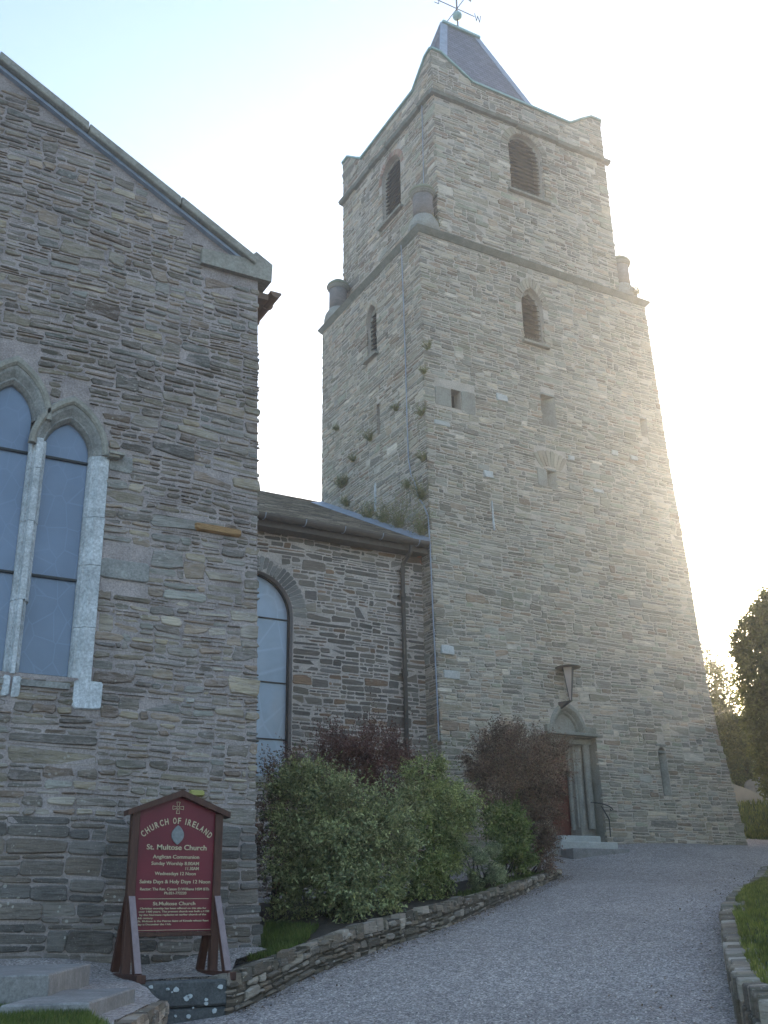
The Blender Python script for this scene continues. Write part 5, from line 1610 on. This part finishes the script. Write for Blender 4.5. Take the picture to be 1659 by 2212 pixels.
def bpt(px, d):
    v = az_at(px, 1900, d); return v.x, v.y
def lobe_px(px, py, d, rpx, rpy, depth=None):
    """an ellipsoid whose centre and radii were surveyed on the photograph at distance d"""
    v = az_at(px, py, d); k = v.length / math.sqrt(FPX ** 2 + (px - CPX) ** 2 + (py - CPY) ** 2)
    rx = rpx * k; rz_ = rpy * k / .93
    return (v.x, v.y, v.z, rx, depth or rx, rz_)
x, y = bpt(745, 15.2)
shrub('largest grey green bush filling the near end of the bed', (x, y, bedz(x, y) - .05),
      [lobe_px(740, 1790, 15.1, 118, 105), lobe_px(655, 1740, 15.3, 70, 70), lobe_px(800, 1850, 14.9, 90, 100), lobe_px(700, 1880, 14.7, 95, 95), lobe_px(640, 1860, 15.1, 60, 90), lobe_px(760, 1930, 14.4, 85, 60), lobe_px(690, 1700, 15.4, 45, 40), lobe_px(830, 1760, 15.2, 60, 60), lobe_px(650, 1940, 14.5, 50, 45)],
      6200, M['leaf_green'], .046, .027, .22, 10, seed=4, clump=.55, droop=.15)
x, y = bpt(950, 17.2)
shrub('light green arching bush in the middle of the bed behind the round juniper', (x, y, bedz(x, y) - .05),
      [lobe_px(915, 1700, 17.4, 50, 62), lobe_px(955, 1760, 17.2, 62, 70), lobe_px(972, 1790, 17.0, 44, 48), lobe_px(925, 1850, 16.7, 50, 56), lobe_px(900, 1920, 16.4, 45, 40), lobe_px(945, 1890, 16.6, 40, 38)],
      3800, M['leaf_light'], .046, .025, .24, 10, seed=9, clump=.5, droop=.3)
x, y = bpt(770, 17.8)
shrub('spiky purple barberry bush standing behind the largest bush against the nave', (x, y, bedz(x, y)),
      [lobe_px(700, 1665, 17.7, 60, 42), lobe_px(790, 1650, 17.7, 85, 58), lobe_px(850, 1690, 17.5, 50, 70), lobe_px(760, 1740, 17.6, 90, 80), lobe_px(870, 1760, 17.4, 40, 60)],
      3200, M['leaf_purple'], .038, .021, .30, 12, seed=14, clump=.5, spiky=.5, inner=.3)
x, y = bpt(600, 16.6)
shrub('dark sparse purple bush below the arched nave window', (x, y, bedz(x, y)),
      [lobe_px(600, 1740, 16.5, 38, 55), lobe_px(590, 1800, 16.2, 32, 80), lobe_px(612, 1680, 16.6, 22, 40), lobe_px(595, 1900, 15.6, 35, 80)],
      800, M['leaf_purpledark'], .04, .022, .3, 10, seed=15, clump=.7, spiky=.3)
x, y = bpt(1125, 20.8)
shrub('big rounded dark purple bush in front of the tower doorway', (x, y, bedz(x, y) - .05),
      [lobe_px(1060, 1650, 20.9, 62, 62), lobe_px(1130, 1640, 20.8, 85, 62), lobe_px(1182, 1658, 20.6, 50, 52), lobe_px(1120, 1720, 20.7, 100, 70), lobe_px(1165, 1730, 20.5, 52, 70), lobe_px(1168, 1800, 20.4, 34, 58), lobe_px(1130, 1790, 20.6, 60, 70), lobe_px(1170, 1845, 20.2, 28, 28)],
      7600, M['leaf_purpledark'], .040, .023, .22, 11, seed=22, clump=.4, spiky=.25, inner=.3)
x, y = bpt(1085, 19.4)
shrub('small mid green bush between the round juniper and the big purple bush', (x, y, bedz(x, y) - .05),
      [lobe_px(1080, 1785, 19.5, 42, 46), lobe_px(1100, 1800, 19.4, 45, 55), lobe_px(1115, 1845, 19.2, 35, 40), lobe_px(1105, 1850, 19.2, 34, 38)],
      2000, M['leaf_mid'], .048, .032, .16, 8, seed=31, clump=.5)
x, y = bpt(1040, 17.5); dome = lobe_px(1024, 1866, 17.2, 56, 46)
hol = az_at(1028, 1890, 17.9)
def ng(p):
    v = C_R.dot(p) / C_F.dot(p) * FPX + CPX, CPY - C_U.dot(p) / C_F.dot(p) * FPX
    return False
hc = Vector(az_at(1026, 1908, 16.9))
shrub('small clipped juniper mound with a dark hollow in its side', (x, y, bedz(x, y) - .05), [dome, lobe_px(1066, 1882, 17.3, 18, 36)],
      4600, M['leaf_juniper'], .030, .014, .10, 9, seed=40, clump=.15, inner=.05, nogo=lambda p: (Vector((p.x, p.y, p.z)) - hc).length < .19 and p.z < hc.z + .10, stems=14)
# wall weeds
def weed(p, s, seed, label):
    rg = random.Random(seed); root = empty('wall_weed', p, label, 'weed', 'weeds rooted in the tower wall')
    L = Leaves(); p = Vector(p)
    for i in range(int(70 * s / .2)):
        d = (Vector((-.45, -.15, 1.0)) + rvec(rg) * .75).normalized(); cur = p + Vector((0, rg.uniform(-.3, .3) * s, rg.uniform(-.2, .1) * s)); ln = s * rg.uniform(.6, 1.9)
        for q in range(7):
            cur = cur + d * ln / 7; d = (d + rvec(rg) * .12).normalized()
            L.leaf(cur, (d + rvec(rg) * .7).normalized(), rvec(rg), .055, .016)
    L.build('foliage', M['leaf_weed'], root)
z4_ = lambda a, b: ((1100 + a / 2.37) * .553, (1800 + b / 2.37) * .553)
weeds = [(z4_(1310, 690), .55, 'bushiest wall weed at the low corner of the nave roof'), (z4_(1095, 620), .5, 'tall wall weed above the middle of the lead flashing'), (z4_(955, 570), .36, 'brownish wall weed left of the tall one on the flashing'), (z4_(810, 540), .34, 'wall weed beside the pale upright strip at the flashing'),
         (z4_(1310, 350), .36, 'round wall weed on the tower corner above the bushiest one'), (z4_(610, 420), .2, 'wall weed low on the tower near its left edge'), (z4_(560, 250), .22, 'straggling wall weed high above the upper end of the flashing'), (z4_(1165, 260), .14, 'small wall weed beside the bend of the lightning cable'),
         (zz(505, 885), .16, 'wall weed on the tower corner below the small square window'), (zz(497, 690), .18, 'wall weed on the tower corner level with the square window'), (zz(508, 510), .13, 'wall weed on the tower corner above the square window'), (zz(525, 405), .14, 'topmost wall weed on the tower corner'),
         (zz(272, 800), .22, 'wall weed under the narrow slit on the left side of the tower'), (zz(385, 670), .12, 'small wall weed right of the narrow slit'), (zz(130, 755), .12, 'small wall weed near the left edge of the tower'), (zz(200, 890), .15, 'wall weed midway down the left part of the tower side'), (zz(165, 990), .18, 'wall weed above the ridge of the nave')]
for i, (q, s, lab) in enumerate(weeds):
    weed(on(q[0], q[1], 0, XT - .03), s, 100 + i, lab)
def weed2(p, s, seed, label, n=160):
    weed(p, s, seed, label)
weed((12.95, 19.72, 17.35), .3, 300, 'dark green weed beside the nearest corner pinnacle')
weed((19.75, 19.45, 17.25), .28, 301, 'sunlit golden weed at the foot of the far right pinnacle')

# grass
def blades(name, pts, label, h=.06, cat='grass', seed=1, mat='blade', w=.006, lean=.4):
    rg = random.Random(seed); L = Leaves()
    for p in pts:
        hh = h * rg.uniform(.5, 1.4); d = (Vector((0, 0, 1)) + rvec(rg) * lean).normalized()
        L.leaf(Vector(p), d, rvec(rg), hh, w * rg.uniform(.7, 1.4))
    o = L.build(name, M[mat], None); tag(o, label, cat, kind='stuff'); return o
rg = random.Random(77)
pts = []
lp = lawn_pts.reshape(61, 25, 3)
def lawn_sample(i, j, a, b):
    p = lp[i, j] * (1 - a) * (1 - b) + lp[i + 1, j] * a * (1 - b) + lp[i, j + 1] * (1 - a) * b + lp[i + 1, j + 1] * a * b
    return p
while len(pts) < 52000:
    i = rg.randrange(60); j = min(23, int(abs(rg.gauss(0, 8))))
    p = lawn_sample(i, j, rg.random(), rg.random())
    if p[1] < 4 or p[0] > 30: continue
    pts.append(tuple(p))
blades('lawn_grass', pts, 'mown grass of the lawn on the right', .07, seed=5, w=.012, mat='blade_sunlit')
gp = [zplane(*p) for p in ((-60, 2158, -.46), (0, 2160, -.46), (150, 2174, -.47), (160, 2185, -.47), (205, 2212, -.47), (260, 2260, -.47), (-200, 2260, -.47))]
pl_ = [(p.x, p.y) for p in gp]
def inside(x, y, poly):
    c = False; n = len(poly)
    for i in range(n):
        (x1, y1), (x2, y2) = poly[i], poly[(i + 1) % n]
        if (y1 > y) != (y2 > y) and x < (x2 - x1) * (y - y1) / (y2 - y1) + x1: c = not c
    return c
mnx, mxx = min(p[0] for p in pl_), max(p[0] for p in pl_); mny, mxy = min(p[1] for p in pl_), max(p[1] for p in pl_)
pts = []
while len(pts) < 42000:
    x, y = rg.uniform(mnx, mxx), rg.uniform(mny, mxy)
    if inside(x + .03 * noise.noise(Vector((x * 9, y * 9, 0))), y, pl_): pts.append((x, y, terr(x, y) - .005))
blades('corner_grass', pts, 'patch of green grass in the bottom left corner', .06, seed=6, w=.005)
pts = []
gpoly = [(4.6, 11.3), (5.0, 12.3), (5.7, 13.2), (5.9, 12.2), (5.35, 11.45), (4.8, 11.0)]
while len(pts) < 9000:
    x, y = rg.uniform(4.3, 6), rg.uniform(10.9, 13.4)
    if inside(x, y, gpoly): pts.append((x, y, bedz(x, y) - .01))
blades('bed_grass', pts, 'tuft of bright grass at the corner of the gable wall', .08, seed=8, w=.007)
pts = []
for _ in range(2600):
    s_ = LW * rg.uniform(.55, 1.0); p, nr = on_wall(s_); k_ = rg.uniform(.12, .5); pts.append((p.x - nr.x * k_, p.y - nr.y * k_, bedz(p.x - nr.x * k_, p.y - nr.y * k_)))
blades('bed_edge_grass', pts, 'thin grass along the far end of the bed wall', .07, seed=9, w=.008)
# fallen leaves along the foot of the wall
L = Leaves()
for _ in range(1500):
    s_ = LW * rg.random(); p, nr = on_wall(s_); k_ = abs(rg.gauss(.05, .16)) + .04
    x, y = p.x + nr.x * k_, p.y + nr.y * k_
    L.leaf(Vector((x, y, gz(x, y) + .012)), Vector((rg.uniform(-1, 1), rg.uniform(-1, 1), rg.uniform(-.1, .3))).normalized(), Vector((0, 0, 1)), rg.uniform(.02, .045), rg.uniform(.012, .025))
for _ in range(1100):
    s_ = LR * (.05 + .9 * rg.random()); x, y, nr = on_edge(s_); nr = nr * SG; k_ = abs(rg.gauss(.0, .5)) + .03
    x -= nr.x * k_; y -= nr.y * k_
    L.leaf(Vector((x, y, gz(x, y) + .012)), Vector((rg.uniform(-1, 1), rg.uniform(-1, 1), rg.uniform(-.1, .3))).normalized(), Vector((0, 0, 1)), rg.uniform(.02, .05), rg.uniform(.012, .03))
for _ in range(900):
    v_ = az_at(rg.uniform(700, 1580), 2100, 10 + 15 * rg.random()); x, y = v_.x, v_.y
    if (Vector((x, y)) - WALL_A).dot(Vector((WALL_B.y - WALL_A.y, -(WALL_B.x - WALL_A.x)))) < 4.5: continue
    L.leaf(Vector((x, y, gz(x, y) + .03)), Vector((rg.uniform(-1, 1), rg.uniform(-1, 1), rg.uniform(-.1, .3))).normalized(), Vector((0, 0, 1)), rg.uniform(.015, .035), rg.uniform(.01, .02))
o = L.build('fallen_leaves', M['litter'], None); tag(o, 'brown fallen leaves blown along the edges of the path', 'leaves', kind='stuff')
# loose pebbles on the gravel
mb = MB()
for _ in range(5200):
    r_ = rg.random() ** 1.4; d_ = 9.6 + r_ * 9; px = rg.uniform(480, 1600); v = az_at(px, 2100, d_)
    x, y = v.x, v.y
    if px < 1250 and (Vector((x, y)) - WALL_A).dot(Vector((WALL_B.y - WALL_A.y, -(WALL_B.x - WALL_A.x)))) < 4.5: continue
    z = gz(x, y) + .02 * noise.noise(Vector((x * .8, y * .8, 0))); s_ = rg.uniform(.006, .014)
    t = rg.uniform(0, 3.1); c_, sn = math.cos(t) * s_, math.sin(t) * s_
    mb.add([(x + c_, y + sn, z), (x - sn, y + c_, z), (x - c_, y - sn, z), (x + sn, y - c_, z), (x, y, z + s_ * .9)], [(0, 1, 4), (1, 2, 4), (2, 3, 4), (3, 0, 4)])
o = mb.build('loose_gravel', M['pebble'], None); tag(o, 'loose pale pebbles lying on the path', 'gravel', kind='stuff')

# ================================================================ BEYOND: trees, hedge, headstones
def tree(label, px, d, ztop_px, w_px, leafmat, seed, shape='round', nspray=2200, base_drop=0, group=None, name='tree', lobes=None, ll=.11, cat='tree', trunk=.16, tight=1.0):
    v = az_at(px, 1900, d); x, y = v.x, v.y; z0 = gz(min(x, 60), min(y, 60))
    root = empty(name, (x, y, z0 - .1), label, cat, group)
    rg = random.Random(seed); L = Leaves(); tops = []
    tv = sum((l[3] * l[4] * l[5]) ** .67 for l in lobes)
    for li, (cx, cy, cz_, rx, ry, rz_) in enumerate(lobes):
        tops.append(Vector((cx, cy, cz_)))
        for k in range(int(nspray * (rx * ry * rz_) ** .67 / tv)):
            dr = rvec(rg); nz = noise.noise(dr * 2.3 + Vector((li * 5.3, seed, 1)))
            if tight > .9 and rg.random() > .7 + nz * 1.3: continue
            rad = (1 - abs(rg.gauss(0, .2 * tight))) * (1 + nz * .25 * tight)
            p = Vector((cx + dr.x * rx * rad, cy + dr.y * ry * rad, cz_ + dr.z * rz_ * rad))
            if p.z < z0: continue
            d_ = (dr + Vector((0, 0, .4)) + rvec(rg) * .7).normalized()
            for q in range(9):
                p = p + d_ * ll * .45 * tight
                L.leaf(p, (d_ * .4 + rvec(rg)).normalized(), rvec(rg), ll * rg.uniform(.6, 1.2), ll * .5)
    L.build('crown', leafmat, root)
    mb = MB(); b = Vector((x, y, z0 - .2)); top_ = max(tops, key=lambda t: t.z)
    mb.tube([b, (b + top_) / 2 + Vector((.1, 0, 0)), top_], [trunk, trunk * .6, trunk * .2], 8)
    for t in tops:
        s_ = b + (top_ - b) * rg.uniform(.3, .6); mb.tube([s_, (s_ + t) / 2 + rvec(rg) * .2, t], [trunk * .4, trunk * .25, trunk * .08], 6)
    mb.build('trunk', M['bark'], root)
    return root
D1 = 36
tree('loose leafy tree showing behind the right edge of the tower', 1500, D1, 0, 0, M['leaf_tree'], 3, nspray=2600, ll=.13, lobes=[lobe_px(1505, 1450, D1, 42, 45), lobe_px(1540, 1500, D1, 42, 50), lobe_px(1490, 1540, D1, 60, 60), lobe_px(1575, 1560, D1, 38, 40), lobe_px(1530, 1600, D1, 70, 60), lobe_px(1600, 1590, D1, 30, 30)])
D2 = 30
tree('tall dense clipped yew leaning in at the right edge of the view', 1700, D2, 0, 0, M['leaf_yew'], 6, nspray=15000, ll=.12, trunk=.3, name='yew_tree', tight=.62,
     lobes=[lobe_px(1669, 1385, D2, 44, 60, 1.2), lobe_px(1694, 1450, D2, 64, 90, 1.3), lobe_px(1714, 1540, D2, 64, 90, 1.3), lobe_px(1729, 1640, D2, 58, 90, 1.2), lobe_px(1774, 1380, D2, 102, 120, 1.6), lobe_px(1814, 1560, D2, 112, 160, 1.8), lobe_px(1714, 1330, D2, 52, 60, 1.2), lobe_px(1804, 1700, D2, 92, 110, 1.5)])
def hedge(label, a, b, h, w, mat, seed, n, group='churchyard hedges'):
    A = Vector(a); B = Vector(b); mid = (A + B) / 2
    root = empty('hedge', (mid.x, mid.y, min(A.z, B.z)), label, 'hedge', group)
    rg = random.Random(seed); L = Leaves(); d = (B - A); nr = Vector((d.y, -d.x, 0)).normalized()
    for _ in range(n):
        t = rg.random(); ph = rg.uniform(0, math.pi); k = 1 + .25 * noise.noise(Vector((t * d.length * .6, ph, seed)))
        p = A + d * t + nr * math.cos(ph) * w * k + Vector((0, 0, (math.sin(ph) ** .6) * h * k * rg.uniform(.3, 1)))
        for q in range(6):
            p = p + rvec(rg) * .08; L.leaf(p, (rvec(rg) + Vector((0, 0, .4))).normalized(), rvec(rg), .13, .07)
    L.build('foliage', mat, root); return root
def gpt(px, d):
    v = az_at(px, 1900, d); return (v.x, v.y, gz(min(v.x, 60), min(v.y, 60)) - .1)
# trees out of view on the right, added to shade the path
for i, (px, d, hgt, lab) in enumerate(((2330, 24, 7.5, 'spreading unseen shade tree added beyond the right edge of the lawn'), (2750, 21, 7.5, 'second unseen tree added to shade the path'), (3400, 19, 7, 'third unseen tree added to shade the path'), (5200, 17, 7, 'nearest unseen tree added to shade the path'))):
    v = az_at(px, 1900, d); g = gz(v.x, v.y)
    tree(lab, px, d, 0, 0, M['leaf_tree'], 50 + i, nspray=2600, ll=.2, group='unseen shade trees', trunk=.28, lobes=[(v.x, v.y, g + hgt * .62, 2.6, 2.6, hgt * .38), (v.x + 1.4, v.y - 1.2, g + hgt * .5, 2.2, 2.2, hgt * .3), (v.x - 1.2, v.y + 1.2, g + hgt * .5, 2.2, 2.2, hgt * .35), (v.x, v.y, g + 1.6, 2.0, 2.0, 1.6)])
def headstone(px, d, w, h, label):
    x, y, z = gpt(px, d); mb = MB(); n = 10
    z = az_at(px, 1735, d).z if False else z
    prof = [(-w / 2, 0), (w / 2, 0), (w / 2, h * .72)] + [(w / 2 * math.cos(t), h * .72 + h * .28 * math.sin(t)) for t in np.linspace(.2, math.pi - .2, n)] + [(-w / 2, h * .72)]
    mb.hexa([(x + a * .83, y - a * .55, z + b) for a, b in prof], [(x + a * .83 + .06, y - a * .55 + .1, z + b) for a, b in prof])
    o = mb.build('headstone', M['gravestone'], None, recalc=True); tag(o, label, 'gravestone', 'headstones on the far lawn')
def dz(px, py, d): v = az_at(px, py, d); return (v.x, v.y, v.z)
mb = MB(); rows_ = []
for px in np.linspace(1480, 2000, 30):
    row = []
    for d, py in ((31.0, 1825), (31.6, 1800), (32.6, 1765), (34, 1742), (36, 1728), (40, 1722), (46, 1715)):
        v = az_at(px, py, d); row.append((v.x, v.y, v.z + .06 * noise.noise(Vector((px * .02, d, 0)))))
    rows_.append(row); mb.v += row
for i in range(29):
    for j in range(6): mb.f.append([i * 7 + j, i * 7 + j + 1, i * 7 + j + 8, i * 7 + j + 7]); mb.m.append(0)
o = mb.build('grass_bank', M['grassbase'], None, smooth=True); tag(o, 'grassy bank beyond the path', 'bank', kind='structure')
rgb_ = random.Random(12); pts = []
for _ in range(9000):
    i = rgb_.randrange(29); j = rgb_.randrange(4); a_ = rgb_.random(); b_ = rgb_.random()
    A_, B_, C_, D_ = (Vector(rows_[i][j]), Vector(rows_[i + 1][j]), Vector(rows_[i][j + 1]), Vector(rows_[i + 1][j + 1]))
    pts.append(tuple((A_ * (1 - a_) + B_ * a_) * (1 - b_) + (C_ * (1 - a_) + D_ * a_) * b_))
blades('bank_grass', pts, 'long grass on the bank beyond the path', .16, seed=15, w=.03, mat='blade_sunlit')
def headstone2(px, py_base, py_top, d, w, label):
    b = Vector(dz(px, py_base, d)); t = Vector(dz(px, py_top, d)); h = t.z - b.z + .15; z = b.z - .15
    mb = MB(); x, y = b.x, b.y
    prof = [(-w / 2, 0), (w / 2, 0), (w / 2, h * .72)] + [(w / 2 * math.cos(t_), h * .72 + h * .28 * math.sin(t_)) for t_ in np.linspace(.2, math.pi - .2, 12)] + [(-w / 2, h * .72)]
    mb.hexa([(x + a * .83, y - a * .55, z + b_) for a, b_ in prof], [(x + a * .83 + .07, y - a * .55 + .12, z + b_) for a, b_ in prof])
    o = mb.build('headstone', M['gravestone'], None, recalc=True, bevel=.02); tag(o, label, 'gravestone', 'headstones on the far bank')
headstone2(1632, 1726, 1682, 36.5, .52, 'round topped headstone on the far bank, the left one of two')
headstone2(1657, 1726, 1672, 36, .56, 'taller round topped headstone cut by the right edge')
mb = MB()
for px0, px1 in zip(range(1540, 1900, 20), range(1560, 1920, 20)):
    def tp(px): return interp(px, [(1540, 1686), (1580, 1692), (1620, 1706), (1660, 1726), (1900, 1800)])
    a0, b0 = Vector(dz(px0, 1760, 34.5)), Vector(dz(px1, 1760, 34.5)); a1, b1 = Vector(dz(px0, tp(px0), 34.5)), Vector(dz(px1, tp(px1), 34.5))
    off = Vector((.2, .35, 0))
    mb.hexa([a0, b0, b0 + off, a0 + off], [a1, b1, b1 + off, a1 + off])
o = mb.build('boundary_wall', M['render'], None, recalc=True); tag(o, 'pale low boundary wall on the bank at the right edge', 'wall')
hedge('rounded shrubby hedge beyond the path right of the tower', gpt(1480, 40), gpt(1760, 38), 4.3, 1.2, M['leaf_tree'], 3, 5200)
hedge('lower green hedge in front of the rounded one', dz(1520, 1730, 38), dz(1800, 1730, 38), 1.3, .8, M['leaf_mid'], 4, 2600)
fb = empty('far_house', gpt(1700, 70), 'distant pale walled house behind the hedge at the right edge', 'house')
c = Vector(gpt(1660, 75)); zt = az_at(1640, 1536, 75).z
mb = MB(); ax = Vector((.87, -.49, 0)); ay = Vector((.49, .87, 0))
def hb(u, v_, z): p = c + ax * u + ay * v_; return (p.x, p.y, z)
mb.hexa([hb(-6, 0, c.z - 2), hb(9, 0, c.z - 2), hb(9, 7, c.z - 2), hb(-6, 7, c.z - 2)], [hb(-6, 0, zt - 2), hb(9, 0, zt - 2), hb(9, 7, zt - 2), hb(-6, 7, zt - 2)])
mb.build('wall', M['render'], fb, recalc=True)
mb = MB(); mb.hexa([hb(-6.3, -.3, zt - 2.1), hb(9.3, -.3, zt - 2.1), hb(9.3, 7.3, zt - 2.1), hb(-6.3, 7.3, zt - 2.1)], [hb(-6.3, 3.4, zt), hb(9.3, 3.4, zt), hb(9.3, 3.6, zt), hb(-6.3, 3.6, zt)])
mb.build('roof', M['nave_slate'], fb, recalc=True)
